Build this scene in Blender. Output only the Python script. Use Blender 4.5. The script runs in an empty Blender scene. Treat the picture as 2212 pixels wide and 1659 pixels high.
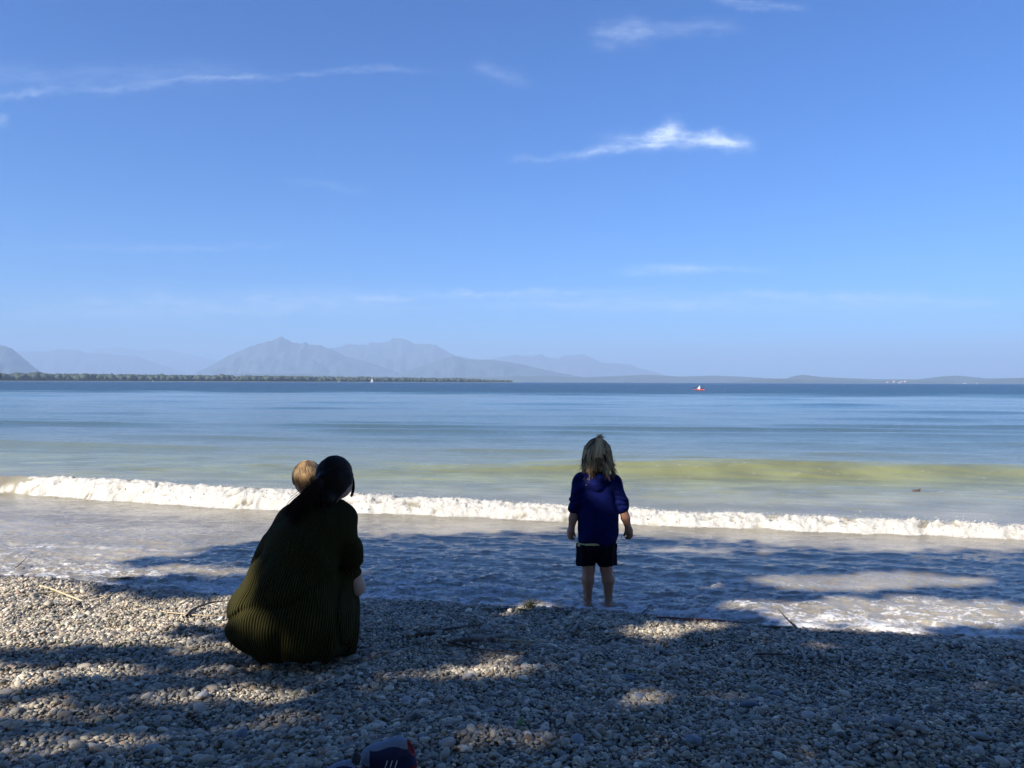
import bpy, math, random
import numpy as np
from mathutils import Vector, Matrix, Euler
R = math.radians
rng = np.random.default_rng(7)
random.seed(7)
SC = bpy.context.scene
COL = SC.collection

# ------------------------------------------------------------------ camera
F = 1630.0                      # focal length in pixels of the 2212 px wide view
CAMZ = 1.5
cam = bpy.data.cameras.new('camera'); cam.sensor_width = 36; cam.lens = 36*F/2212
cam.clip_start = 0.05; cam.clip_end = 90000
camo = bpy.data.objects.new('camera', cam); COL.objects.link(camo)
camo.location = (0, 0, CAMZ)
camo.rotation_euler = (Matrix.Rotation(R(90-0.14), 3, 'X') @ Matrix.Rotation(R(0.18), 3, 'Z')).to_euler()
SC.camera = camo
SC.view_settings.view_transform = 'Standard'; SC.view_settings.look = 'None'
SC.view_settings.gamma = 1; SC.view_settings.exposure = 1.08
SC.cycles.use_denoising = True
SC.cycles.max_bounces = 6; SC.cycles.diffuse_bounces = 3; SC.cycles.glossy_bounces = 3
SC.cycles.volume_bounces = 1; SC.cycles.transparent_max_bounces = 8
SC.cycles.sample_clamp_indirect = 4
SC.cycles.use_adaptive_sampling = True; SC.cycles.adaptive_threshold = 0.015

# ------------------------------------------------------------------ sun and sky
SUN_EL = 36.0; SUN_AZ = 130.0   # azimuth: degrees to the left of the view direction (+Y)
SD = np.array([-math.sin(R(SUN_AZ))*math.cos(R(SUN_EL)), math.cos(R(SUN_AZ))*math.cos(R(SUN_EL)), math.sin(R(SUN_EL))])
sl = bpy.data.lights.new('sun', 'SUN'); sl.energy = 5.0; sl.angle = R(0.5); sl.color = (1.0, 0.915, 0.80)
so = bpy.data.objects.new('sun', sl); COL.objects.link(so)
so.rotation_euler = Vector(SD).to_track_quat('Z', 'Y').to_euler()
so.location = (-30, -30, 40)

W = bpy.data.worlds.new('World'); SC.world = W; W.use_nodes = True
nt = W.node_tree; N = nt.nodes; L = nt.links; N.clear()
def wmath(op, a, b=None, c=None, clamp=False):
    n = N.new('ShaderNodeMath'); n.operation = op; n.use_clamp = clamp
    for i, v in enumerate((a, b, c)):
        if v is None: continue
        if isinstance(v, (int, float)): n.inputs[i].default_value = v
        else: L.new(v, n.inputs[i])
    return n.outputs[0]
sky = N.new('ShaderNodeTexSky'); sky.sky_type = 'NISHITA'; sky.sun_disc = False
sky.sun_elevation = R(SUN_EL); sky.sun_rotation = R(360-SUN_AZ)
sky.altitude = 500; sky.air_density = 1.0; sky.dust_density = 0.25; sky.ozone_density = 2.6
hs = N.new('ShaderNodeHueSaturation'); hs.inputs['Saturation'].default_value = 1.15; hs.inputs['Value'].default_value = 1.0
L.new(sky.outputs[0], hs.inputs['Color'])
tc = N.new('ShaderNodeTexCoord'); sp = N.new('ShaderNodeSeparateXYZ'); L.new(tc.outputs['Generated'], sp.inputs[0])
X, Y, Z = sp.outputs
Yc = wmath('MAXIMUM', Y, 0.05)
A = wmath('DIVIDE', X, Yc); E = wmath('DIVIDE', Z, Yc)
cmb = N.new('ShaderNodeCombineXYZ'); L.new(A, cmb.inputs[0]); L.new(E, cmb.inputs[1])
def wnoise(sx, sy, scale, detail=5, rough=0.6, off=0):
    m = N.new('ShaderNodeMapping'); L.new(cmb.outputs[0], m.inputs[0]); m.inputs['Scale'].default_value = (sx, sy, 1)
    m.inputs['Location'].default_value = (off, off*0.7, 0)
    t = N.new('ShaderNodeTexNoise'); L.new(m.outputs[0], t.inputs[0]); t.inputs['Scale'].default_value = scale
    t.inputs['Detail'].default_value = detail; t.inputs['Roughness'].default_value = rough
    return t.outputs[0]
warp = wmath('MULTIPLY', wmath('SUBTRACT', wnoise(1, 1, 9, 3, .55, 3), 0.5), 0.022)
warp2 = wmath('MULTIPLY', wmath('SUBTRACT', wnoise(1, 1.5, 40, 4, .65, 9), 0.5), 0.022)
Ew = wmath('ADD', wmath('ADD', E, warp), warp2)
fib = wnoise(1, 4, 14, 7, .66, 1)
fine = wnoise(1, 2.2, 45, 6, .7, 5)
streaks = [  # centre px, py, half-length, half-width, slope, strength
 (240, 192, 250, 7, .085, .12), (640, 164, 270, 6, .045, .18), (170, 168, 360, 28, .02, .13), (40, 212, 70, 8, .1, .22),
 (1450, 300, 130, 15, .01, .75), (1430, 290, 44, 17, .55, .95), (1575, 308, 46, 13, -.12, 1.0), (1290, 322, 90, 9, .16, .5), (1160, 338, 60, 7, .05, .2),
 (1340, 70, 60, 26, .1, .32), (1480, 62, 110, 14, .05, .2), (1640, 10, 90, 9, -.06, .3), (1080, 160, 60, 16, -.3, .16),
 (1440, 584, 90, 10, .05, .5), (1600, 580, 70, 8, -.05, .25), (1550, 655, 520, 17, .0, .45), (1050, 636, 300, 6, .03, .4), (1850, 640, 340, 8, -.03, .35),
 (480, 664, 420, 30, .02, .45), (330, 535, 260, 6, .01, .2), (690, 400, 90, 8, -.1, .12), (0, 262, 16, 10, 0, .35)]
tot = None
for (px, py, Ls, ws, sl_, am) in streaks:
    a0 = (px-1106)/F; e0 = (825-py)/F; th = math.atan(sl_)
    da = wmath('SUBTRACT', A, a0); de = wmath('SUBTRACT', Ew, e0)
    u = wmath('ADD', wmath('MULTIPLY', da, math.cos(th)/(Ls/F)), wmath('MULTIPLY', de, math.sin(th)/(Ls/F)))
    v = wmath('ADD', wmath('MULTIPLY', de, math.cos(th)/(ws/F)), wmath('MULTIPLY', da, -math.sin(th)/(ws/F)))
    q = wmath('ADD', wmath('MULTIPLY', wmath('MULTIPLY', u, u), wmath('MULTIPLY', u, u)), wmath('MULTIPLY', v, v))
    g = wmath('MULTIPLY', wmath('EXPONENT', wmath('MULTIPLY', q, -1.0)), am)
    tot = g if tot is None else wmath('ADD', tot, g)
tx = wmath('MULTIPLY', wmath('MULTIPLY_ADD', fib, 3.2, -1.05, clamp=True), wmath('MULTIPLY_ADD', fine, 2.2, -0.3, clamp=True))
cl = wmath('MULTIPLY', tot, wmath('MULTIPLY_ADD', tx, 0.85, 0.12))
cl = wmath('MULTIPLY', cl, wmath('GREATER_THAN', Y, 0.1))
cl = wmath('MINIMUM', cl, 0.8)
mx = N.new('ShaderNodeMix'); mx.data_type = 'RGBA'
tint = N.new('ShaderNodeMix'); tint.data_type = 'RGBA'; tint.blend_type = 'MULTIPLY'; tint.inputs[0].default_value = 1
L.new(hs.outputs[0], tint.inputs[6]); tint.inputs[7].default_value = (.265, .555, .92, 1)
L.new(cl, mx.inputs[0]); L.new(tint.outputs[2], mx.inputs[6]); mx.inputs[7].default_value = (5.2, 6.0, 7.2, 1)
bg = N.new('ShaderNodeBackground'); bg.inputs['Strength'].default_value = 0.089
L.new(mx.outputs[2], bg.inputs[0])
wo = N.new('ShaderNodeOutputWorld'); L.new(bg.outputs[0], wo.inputs[0])

# ------------------------------------------------------------------ helpers
_perm = np.random.default_rng(3).permutation(512)
_pp = np.concatenate([_perm, _perm])
_g2 = np.random.default_rng(4).uniform(0, 2*math.pi, 512)
_gx, _gy = np.cos(_g2), np.sin(_g2)
def pn(x, y, seed=0):
    """2-D gradient noise, about -0.7..0.7"""
    x = np.asarray(x, float); y = np.asarray(y, float)
    xi = np.floor(x).astype(np.int64); yi = np.floor(y).astype(np.int64)
    xf = x-xi; yf = y-yi
    u = xf*xf*xf*(xf*(xf*6-15)+10); v = yf*yf*yf*(yf*(yf*6-15)+10)
    def g(ix, iy, dx, dy):
        h = _pp[(_pp[(ix+seed*17) % 512]+iy) % 512]
        return _gx[h]*dx+_gy[h]*dy
    a = g(xi, yi, xf, yf); b = g(xi+1, yi, xf-1, yf); c = g(xi, yi+1, xf, yf-1); d = g(xi+1, yi+1, xf-1, yf-1)
    return (a*(1-u)+b*u)*(1-v)+(c*(1-u)+d*u)*v
def fbm(x, y, o=4, seed=0, g=.5):
    s = 0; a = 1
    for i in range(o):
        s = s+a*pn(x*2**i, y*2**i, seed+i*5); a *= g
    return s
def sst(a, b, x):
    t = np.clip((x-a)/(b-a), 0, 1); return t*t*(3-2*t)

def raw_mesh(name, V, Fa, mats=(), smooth=True, midx=None):
    V = np.asarray(V, np.float32); Fa = np.asarray(Fa, np.int32)
    me = bpy.data.meshes.new(name); n = Fa.shape[1]
    me.vertices.add(len(V)); me.vertices.foreach_set('co', V.ravel())
    me.loops.add(Fa.size); me.loops.foreach_set('vertex_index', Fa.ravel())
    me.polygons.add(len(Fa)); me.polygons.foreach_set('loop_start', np.arange(0, Fa.size, n, dtype=np.int32))
    if midx is not None: me.polygons.foreach_set('material_index', np.asarray(midx, np.int32))
    me.update(calc_edges=True); me.validate()
    if smooth: me.polygons.foreach_set('use_smooth', np.ones(len(me.polygons), bool))
    for m in mats: me.materials.append(m)
    return me
def obj(name, me, parent=None, loc=None):
    o = bpy.data.objects.new(name, me); COL.objects.link(o)
    if parent is not None: o.parent = parent
    if loc is not None: o.location = loc
    return o
def tag(o, label=None, cat=None, group=None, kind=None):
    if label: o['label'] = label
    if cat: o['category'] = cat
    if group: o['group'] = group
    if kind: o['kind'] = kind
    return o
def thing(name, label, cat, loc=(0, 0, 0), group=None):
    return tag(obj(name, None, None, loc), label, cat, group)
def struct(name, me): return tag(obj(name, me), kind='structure')
def fattr(me, name, arr):
    a = me.attributes.new(name, 'FLOAT', 'POINT'); a.data.foreach_set('value', np.asarray(arr, np.float32).ravel())
def cattr(me, name, arr):
    a = me.attributes.new(name, 'FLOAT_COLOR', 'POINT')
    arr = np.asarray(arr, np.float32)
    if arr.shape[1] == 3: arr = np.concatenate([arr, np.ones((len(arr), 1), np.float32)], 1)
    a.data.foreach_set('color', arr.ravel())
def vattr(me, name, arr):
    a = me.attributes.new(name, 'FLOAT_VECTOR', 'POINT'); a.data.foreach_set('vector', np.asarray(arr, np.float32).ravel())

class Mat:
    """small wrapper for building a principled material"""
    def __init__(s, name, col=(.5, .5, .5), rough=.6, **kw):
        s.m = bpy.data.materials.new(name); s.m.use_nodes = True; s.t = s.m.node_tree
        s.b = s.t.nodes['Principled BSDF']
        s.b.inputs['Base Color'].default_value = (*col, 1); s.b.inputs['Roughness'].default_value = rough
        for k, v in kw.items(): s.b.inputs[k.replace('_', ' ')].default_value = v
    def n(s, t, **kw):
        x = s.t.nodes.new(t)
        for k, v in kw.items():
            if k in x.inputs: x.inputs[k].default_value = v
            else: setattr(x, k, v)
        return x
    def l(s, a, b): s.t.links.new(a, b)
    def math(s, op, a, b=None, c=None, clamp=False):
        n = s.t.nodes.new('ShaderNodeMath'); n.operation = op; n.use_clamp = clamp
        for i, v in enumerate((a, b, c)):
            if v is None: continue
            if isinstance(v, (int, float)): n.inputs[i].default_value = v
            else: s.l(v, n.inputs[i])
        return n.outputs[0]
    def noise(s, scale, detail=4, rough=.55, stretch=None, coord='Object', dist=0):
        tcn = s.n('ShaderNodeTexCoord'); src = tcn.outputs[coord]
        if stretch:
            mp = s.n('ShaderNodeMapping'); s.l(src, mp.inputs[0]); mp.inputs['Scale'].default_value = stretch; src = mp.outputs[0]
        t = s.n('ShaderNodeTexNoise'); s.l(src, t.inputs[0])
        t.inputs['Scale'].default_value = scale; t.inputs['Detail'].default_value = detail; t.inputs['Roughness'].default_value = rough
        t.inputs['Distortion'].default_value = dist
        return t.outputs[0]
    def mix(s, fac, a, b):
        n = s.n('ShaderNodeMix'); n.data_type = 'RGBA'
        if isinstance(fac, (int, float)): n.inputs[0].default_value = fac
        else: s.l(fac, n.inputs[0])
        for i, v in ((6, a), (7, b)):
            if isinstance(v, tuple): n.inputs[i].default_value = (*v[:3], 1)
            else: s.l(v, n.inputs[i])
        return n.outputs[2]
    def col(s, c): s.l(c, s.b.inputs['Base Color']); return s
    def bump(s, h, strength=.5, dist=.01, prev=None):
        n = s.n('ShaderNodeBump'); n.inputs['Strength'].default_value = strength; n.inputs['Distance'].default_value = dist
        s.l(h, n.inputs['Height'])
        if prev is not None: s.l(prev, n.inputs['Normal'])
        s.l(n.outputs[0], s.b.inputs['Normal']); return n.outputs[0]
def noisy(name, c1, c2, scale=20, rough=.7, bump=.3, bd=.003, stretch=None, **kw):
    M = Mat(name, c1, rough, **kw); nz = M.noise(scale, 5, .6, stretch)
    M.col(M.mix(M.math('MULTIPLY_ADD', nz, 2.4, -.7, clamp=True), c1, c2))
    if bump: M.bump(nz, bump, bd)
    return M.m

# tubes: P (n strands, m points, 3), Rr (n, m) radii
def tubes(P, Rr, k=5):
    P = np.asarray(P, float); Rr = np.asarray(Rr, float); n, m, _ = P.shape
    T = np.gradient(P, axis=1); T /= np.linalg.norm(T, axis=2, keepdims=True)+1e-9
    ref = np.where(np.abs(T[:, :1, 2:3]) > .9, np.array([1., 0, 0]), np.array([0, 0, 1.]))
    ref = np.repeat(ref, m, 1)
    Bn = np.cross(T, ref); Bn /= np.linalg.norm(Bn, axis=2, keepdims=True)+1e-9
    Nn = np.cross(Bn, T)
    ang = np.arange(k)*2*math.pi/k
    V = P[:, :, None, :]+Rr[:, :, None, None]*(np.cos(ang)[None, None, :, None]*Bn[:, :, None, :]+np.sin(ang)[None, None, :, None]*Nn[:, :, None, :])
    V = V.reshape(-1, 3)
    s, i, j = np.meshgrid(np.arange(n), np.arange(m-1), np.arange(k), indexing='ij')
    j2 = (j+1) % k; b = s*m*k
    Fq = np.stack([b+i*k+j, b+i*k+j2, b+(i+1)*k+j2, b+(i+1)*k+j], -1).reshape(-1, 4)
    return V, Fq
def join(parts):
    Vs, Fs, o = [], [], 0
    for V, Fq in parts: Vs.append(V); Fs.append(Fq+o); o += len(V)
    return np.concatenate(Vs), np.concatenate(Fs)
def resample(pts, m):
    pts = np.asarray(pts, float); d = np.r_[0, np.cumsum(np.linalg.norm(np.diff(pts, axis=0), axis=1))]
    t = np.linspace(0, d[-1], m); out = np.stack([np.interp(t, d, pts[:, i]) for i in range(3)], 1)
    for _ in range(2):
        out[1:-1] = .25*out[:-2]+.5*out[1:-1]+.25*out[2:]
    return out

# signed-distance sculpting
class Field:
    def __init__(s, lo, hi, h):
        s.lo = np.array(lo, float); s.h = h; s.n = np.ceil((np.array(hi)-s.lo)/h).astype(int)+1
        s.F = np.full(s.n, .3, np.float32)
        s.ax = [s.lo[i]+np.arange(s.n[i])*h for i in range(3)]
    def _sl(s, lo, hi):
        a = np.clip(np.floor((lo-s.lo)/s.h).astype(int), 0, s.n); b = np.clip(np.ceil((hi-s.lo)/s.h).astype(int)+1, 0, s.n)
        return tuple(slice(a[i], b[i]) for i in range(3))
    def _pts(s, sl):
        return np.stack(np.meshgrid(s.ax[0][sl[0]], s.ax[1][sl[1]], s.ax[2][sl[2]], indexing='ij'), -1)
    def _put(s, sl, d, k, sub=False):
        f = s.F[sl]
        if f.size == 0: return
        if sub: d = -d; s.F[sl] = np.maximum(f, d) if k <= 0 else -s._sm(-f, -d, k); return
        s.F[sl] = np.minimum(f, d) if k <= 0 else s._sm(f, d, k)
    @staticmethod
    def _sm(a, b, k):
        h = np.maximum(k-np.abs(a-b), 0)/k; return np.minimum(a, b)-h*h*k*.25
    def cone(s, a, b, r1, r2, k=.02, sub=False):
        a = np.array(a, float); b = np.array(b, float); m = max(r1, r2)+k+.012
        sl = s._sl(np.minimum(a, b)-m, np.maximum(a, b)+m); p = s._pts(sl)
        ba = b-a; t = np.clip(((p-a)@ba)/(ba@ba+1e-12), 0, 1)
        s._put(sl, np.linalg.norm(p-a-t[..., None]*ba, axis=-1)-(r1+(r2-r1)*t), k, sub); return s
    def ell(s, c, r, rot=(0, 0, 0), k=.02, sub=False):
        c = np.array(c, float); r = np.array(r, float); m = r.max()+k+.012
        sl = s._sl(c-m, c+m); p = s._pts(sl)-c
        if any(rot): p = p@np.array(Euler([R(x) for x in rot]).to_matrix())
        k0 = np.linalg.norm(p/r, axis=-1); k1 = np.linalg.norm(p/(r*r), axis=-1)+1e-9
        s._put(sl, k0*(k0-1)/k1, k, sub); return s
    def chain(s, pts, rs, k=.02):
        for i in range(len(pts)-1): s.cone(pts[i], pts[i+1], rs[i], rs[i+1], k)
        return s
    def all_pts(s): return np.meshgrid(*s.ax, indexing='ij')
    def mesh(s):
        Fv = s.F; inside = Fv < 0
        c = [(i, j, k) for i in (0, 1) for j in (0, 1) for k in (0, 1)]
        nx, ny, nz = s.n
        cnt = sum(inside[i:nx-1+i, j:ny-1+j, k:nz-1+k].astype(np.int8) for i, j, k in c)
        ac = np.argwhere((cnt > 0) & (cnt < 8))
        vals = np.stack([Fv[ac[:, 0]+i, ac[:, 1]+j, ac[:, 2]+k] for i, j, k in c], 1)
        acc = np.zeros((len(ac), 3)); w = np.zeros(len(ac))
        for a in range(8):
            for b in range(a+1, 8):
                if sum(abs(c[a][q]-c[b][q]) for q in range(3)) != 1: continue
                m = (vals[:, a] < 0) != (vals[:, b] < 0); t = vals[m, a]/(vals[m, a]-vals[m, b])
                pa = np.array(c[a], float); pb = np.array(c[b], float)
                acc[m] += pa+t[:, None]*(pb-pa); w[m] += 1
        V = s.lo+(ac+acc/w[:, None])*s.h
        gi = np.full((nx-1, ny-1, nz-1), -1, np.int32); gi[ac[:, 0], ac[:, 1], ac[:, 2]] = np.arange(len(ac))
        quads = []
        for d in range(3):
            sl0 = [slice(None)]*3; sl1 = [slice(None)]*3; sl0[d] = slice(0, -1); sl1[d] = slice(1, None)
            e = np.argwhere(inside[tuple(sl0)] != inside[tuple(sl1)])
            o1, o2 = (d+1) % 3, (d+2) % 3
            e = e[(e[:, o1] > 0) & (e[:, o2] > 0) & (e[:, o1] < s.n[o1]-1) & (e[:, o2] < s.n[o2]-1)]
            def cell(a, b):
                q = e.copy(); q[:, o1] -= a; q[:, o2] -= b; return gi[q[:, 0], q[:, 1], q[:, 2]]
            q = np.stack([cell(1, 1), cell(0, 1), cell(0, 0), cell(1, 0)], 1)
            flip = ~inside[e[:, 0], e[:, 1], e[:, 2]]
            q[flip] = q[flip][:, ::-1]; quads.append(q)
        return V, np.concatenate(quads)

# ------------------------------------------------------------------ shoreline and beach surface
_sx = np.array([-30, -8, -4.12, -2.0, -1.05, 0, .58, 1.14, 1.9, 2.96, 6, 30.])
_sy = np.array([12, 7.0, 5.72, 5.22, 5.14, 4.97, 4.87, 4.73, 4.50, 4.34, 4.1, 3.0])
def shore(x):
    return np.interp(x, _sx, _sy)+.05*pn(np.asarray(x)*1.3, np.asarray(x)*0+2.2, 2)
def ground(x, y):
    x = np.asarray(x, float); y = np.asarray(y, float)
    d = shore(x)-y
    z = np.where(d > 0, .055*(1-np.exp(-np.maximum(d, 0)/.12))+.088*np.maximum(d, 0), .30*d)
    z = np.where(d > 4, .055+.088*4+.05*(d-4), z)
    z = np.minimum(z, .9)
    a = sst(0, .5, d)
    z = z+a*(.045*pn(x*1.3+5, y*1.7, 1)+.042*pn(x*2.6, y*3.4+3, 2)+.020*pn(x*6.5, y*8, 3))
    z = np.maximum(z, -.8)
    for (bx, by, br, bh) in BUMPS: z = z+bh*np.exp(-((x-bx)**2+(y-by)**2)/br**2)
    return z
BUMPS = [(-3.3, 5.55, .45, .03), (-1.02, 3.58, .33, -.035), (-.75, 3.25, .15, .02)]
def hor(px): return 822+7*px/2212
def at(px, py, z=None):
    """where the photo's point (2212 px wide view) lies on the ground, or on the level z"""
    zz = 0. if z is None else z; y = 3.
    for _ in range(1 if z is not None else 25):
        y2 = (CAMZ-zz)*F/(py-hor(px)); y = y2 if z is not None else .5*y+.5*y2
        x = (px-1106)/F*y
        if z is None: zz = max(float(ground(x, y)), 0.)
    return np.array([x, y, zz])

# beach mesh
M = Mat('gravel_ground', (.16, .15, .14), .85)
vor = M.n('ShaderNodeTexVoronoi'); tcn = M.n('ShaderNodeTexCoord'); M.l(tcn.outputs['Object'], vor.inputs['Vector']); vor.inputs['Scale'].default_value = 55
cr = M.n('ShaderNodeHueSaturation'); cr.inputs['Saturation'].default_value = .12; cr.inputs['Value'].default_value = .42; M.l(vor.outputs['Color'], cr.inputs['Color'])
M.col(M.mix(.5, (.07, .066, .06), cr.outputs[0])); M.bump(vor.outputs['Distance'], 1, -.01)
mat_ground = M.m
ys = np.concatenate([np.linspace(-60, -2, 60), np.arange(-1.9, 7.2, .03), np.linspace(7.3, 14, 24)])
xs = np.concatenate([np.linspace(-60, -7, 50), np.arange(-6.95, 7, .03), np.linspace(7.1, 60, 50)])
gx, gy = np.meshgrid(xs, ys, indexing='ij'); gz = ground(gx, gy)-.004
gz = np.where(gy > shore(gx)+.9, np.minimum(gz, -.25), gz)
idx = np.arange(gx.size).reshape(gx.shape)
q = np.stack([idx[:-1, :-1], idx[1:, :-1], idx[1:, 1:], idx[:-1, 1:]], -1).reshape(-1, 4)
struct('beach', raw_mesh('beach', np.stack([gx, gy, gz], -1).reshape(-1, 3), q, [mat_ground]))

# ------------------------------------------------------------------ water
rows = list(np.arange(3.0, 11.0, .0155)); dy = .0155
while rows[-1] < 30000:
    dy = dy*1.0105; rows.append(rows[-1]+dy)
wy = np.array(rows); wu = np.concatenate([-np.geomspace(4.2, .92, 110), np.linspace(-.90, .90, 1000), np.geomspace(.92, 4.2, 110)])
dyr = np.gradient(wy)
YY = np.repeat(wy[:, None], len(wu), 1); XX = wu[None, :]*(YY+1.0); DY = np.repeat(dyr[:, None], len(wu), 1)
DS = YY-shore(XX)                                       # metres offshore
H = np.zeros_like(XX)
r2 = np.random.default_rng(11)
far = sst(8, 20, YY)
for i in range(46):                                     # wave trains running towards the shore
    lam = .22*(5.5/.22)**r2.random(); th = r2.normal(0, .20)+.10
    kx = math.sin(th)*2*math.pi/lam; ky = math.cos(th)*2*math.pi/lam
    amp = .0036*lam**.8*(.6+.8*r2.random())
    patch = .55+.9*pn(XX*.05+i*3, YY*.12+i, 5+i % 7)
    H += amp*np.sin(kx*XX+ky*YY+r2.random()*6.28)*patch*(1-sst(.14, .3, DY/lam))*sst(.5, 4, DS)*(.22+.78*sst(3, 7, DS))
for (Yc_, A_, w_) in ((16.6, .05, .5), (19.5, .055, .55), (22.5, .05, .5), (25.0, .075, .6), (27.2, .06, .6), (33, .075, .9), (41, .07, 1.1), (52, .09, 1.5), (70, .09, 2.2), (100, .09, 3.5)):   # low long swells further out
    s_ = YY-(Yc_-.10*XX+.5*pn(XX*.15, XX*0+Yc_, 4))
    H += 1.9*A_*np.where(s_ > 0, np.exp(-(s_/(w_*1.3))**2), np.exp(-(s_/(w_*.75))**2))*np.clip(.5+1.3*pn(XX*.07+Yc_, YY*0+1, 6), .05, 2)
# swell about to break
s1 = YY-(13.15-.085*XX+.10*pn(XX*.5, XX*0, 8))
a1 = .185*sst(-3.5, 4.5, XX)+.018+.014*pn(XX*.4, XX*0, 17)
H += a1*np.where(s1 > 0, np.exp(-(s1/.8)**2), np.exp(-(np.abs(s1)/.62)**2.4))
# breaker
wob = .10*pn(XX*.8, XX*0+3, 9)+.05*pn(XX*2.6, XX*0, 10)
Yb = 8.50-.205*XX+wob+.35*sst(-3, -7, XX)
s2 = YY-Yb
a2 = .102+.115*sst(2.5, -6, XX)+.026*pn(XX*1.3, XX*0, 12)+.012*pn(XX*4, XX*0, 14)
front = .21+.07*sst(4, -1, XX)*sst(-6.5, -4, XX)+.07*pn(XX*2.2, XX*0, 13)+.03*pn(XX*7, XX*0, 15)
prof = np.where(s2 > 0, np.exp(-(s2/.75)**1.6), np.clip(1-(np.abs(s2)/front)**2.2, 0, 1))
H += a2*prof
brk = sst(-7.2, -5.6, XX)                               # far left the crest has not broken yet
roll = np.exp(-((s2+.45*front)/(.62*front))**4)*brk                    # white roller on the front
top = sst(.03, -.05, s2+.05*pn(XX*1.6, XX*0, 37))*sst(-1.22, -1.0, s2/front)*brk
pf1 = 1-np.abs(pn(XX*4.2+.6*pn(XX*9, YY*9, 21), YY*7.5, 20))*2.4; pf2 = 1-np.abs(pn(XX*11, YY*17, 22))*2.4; pf3 = 1-np.abs(pn(XX*27, YY*36, 23))*2.4
nz1 = .55*pf1+.30*pf2+.15*pf3-.45; nz2 = pn(XX*38, YY*45, 30)
H += roll*(.072*nz1+.005*nz2+.006)
edge = .26*pn(XX*2.6, YY*2, 31)+.16*pn(XX*7, YY*6, 32)+.08*pn(XX*19, YY*14, 33)
foam = sst(.34, .62, top+edge*.8+.45*nz1)
foam *= np.clip(.80+1.3*nz1+.55*pn(XX*1.2, YY*3.5, 34), 0, 1)  # gaps show water; foam in hollows also thinned, putting their shade into colour
crestlace = sst(.25, .85, 1-np.abs(pn(XX*6, YY*16, 35))*5)*np.exp(-((s2-.10)/.13)**2)*brk*sst(-.1, .35, pn(XX*1.1, YY*0, 36)+.1)
foam = np.maximum(foam, .75*crestlace)
# water in front of the breaker and the swash
ins = sst(.2, -.5, s2)*sst(-.2, .3, DS)
for i in range(16):
    lam = .10*(1.0/.10)**r2.random(); th = r2.normal(.42, .28)
    H += ins*.0028*lam**.6*np.sin((math.sin(th)*XX+math.cos(th)*YY)*6.283/lam+6*pn(XX*.7+i, YY*.9, 40+i % 5)+r2.random()*6)*(1-sst(.3, .5, DY/lam))
sw = sst(1.15, .25, DS)*sst(-.35, .0, DS)
n3 = fbm(XX*3.2, YY*6.0, 4, 50); n4 = fbm(XX*7+2*n3, YY*13+2*n3, 4, 55, .6)
H += sw*(.024*n3+.012*n4+.008)+ins*(.007*fbm(XX*4, YY*8, 4, 60)+.012*sst(2.8, .8, DS)*fbm(XX*10, YY*18, 4, 61))
H += .012*sst(.12, -.05, np.abs(DS-.16))                 # lip of the swash
lace = 1.1-np.abs(n4)*4.2; lace2 = 1-np.abs(fbm(XX*2.6+n4, YY*8+n4, 4, 66))*6
swm = sst(.95, .35, DS+.5*n3)
lacem = np.clip(sst(1.5, .5, DS+.5*n3)*.40+.20*sst(.40, .05, DS+.25*n3)+.35*n3+.12*n4-.13*sst(-1.6, -2.6, XX), 0, .62)*sst(-.3, .05, DS)
lacem = np.maximum(lacem, .42*sst(.10, .35, fbm(XX*.8, YY*2.2, 3, 70))*sst(2.0, .9, DS))
f2 = 0*sst(.05, .7, np.maximum(lace, lace2*.9)*swm+.45*sst(.5, .12, DS+.25*n3)-.12)
f2 = np.maximum(f2, .0*sst(.25, .9, lace2)*sst(.12, .3, fbm(XX*.8, YY*2.2, 3, 70))*sst(1.7, .8, DS))
for (fx, fy, fr) in ((.47, 5.08, .13), (.66, 5.06, .13), (.7, 4.93, .12)):   # round the girl's ankles
    lacem = np.maximum(lacem, .62*np.exp(-((XX-fx)**2+(YY-fy)**2*1.5)/fr**2))
# thin foam streak far left
st = np.exp(-((YY-(6.75-.16*(XX+3.5)))/.09)**2)*sst(-1.4, -2.2, XX)*sst(-.05, .25, fbm(XX*1.5, YY*4, 3, 75)+.25)
f2 = np.maximum(f2, .50*sst(.3, 1.1, st+.7*n4+.3*n3))
foam = np.clip(np.maximum(foam, f2*.9), 0, 1)
# body colour: silt near the beach, green shallows, blue depth
def ramp(x, stops):
    xs_ = [s[0] for s in stops]; return np.stack([np.interp(x, xs_, [s[1][c] for s in stops]) for c in range(3)], -1)
DD = DS*(1+.25*pn(XX*.08, YY*.1, 80))
body = ramp(np.log(np.maximum(DD, .05)), [(math.log(a), c) for a, c in (
    (.05, (.24, .215, .17)), (2.6, (.25, .23, .185)), (4.2, (.23, .215, .15)), (6.8, (.19, .20, .085)), (9.0, (.14, .155, .075)), (12, (.10, .125, .09)),
    (15, (.07, .10, .075)), (30, (.045, .08, .07)), (55, (.03, .075, .075)), (80, (.014, .060, .075)), (115, (.006, .038, .062)), (400, (.003, .022, .048)))])
sed = np.clip(.5+1.1*fbm(XX*.9, YY*1.3, 4, 85), 0, 1)[..., None]
nearw = sst(12, 6, DS)[..., None]
body = body*(1+(sed-.5)*.5*nearw)
ruf = sst(62, 112, DD*(1+.12*pn(XX*.03, YY*.05, 88)))
V = np.stack([XX, YY, H], -1).reshape(-1, 3)
idx = np.arange(XX.size).reshape(XX.shape)
q = np.stack([idx[:-1, :-1], idx[:-1, 1:], idx[1:, 1:], idx[1:, :-1]], -1).reshape(-1, 4)
M = Mat('lake_water', (.1, .1, .1), .05, IOR=1.333)
bc = M.n('ShaderNodeAttribute', attribute_name='body').outputs['Color']
fm = M.n('ShaderNodeAttribute', attribute_name='foam').outputs['Fac']
rf = M.n('ShaderNodeAttribute', attribute_name='ruffle').outputs['Fac']
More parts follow.
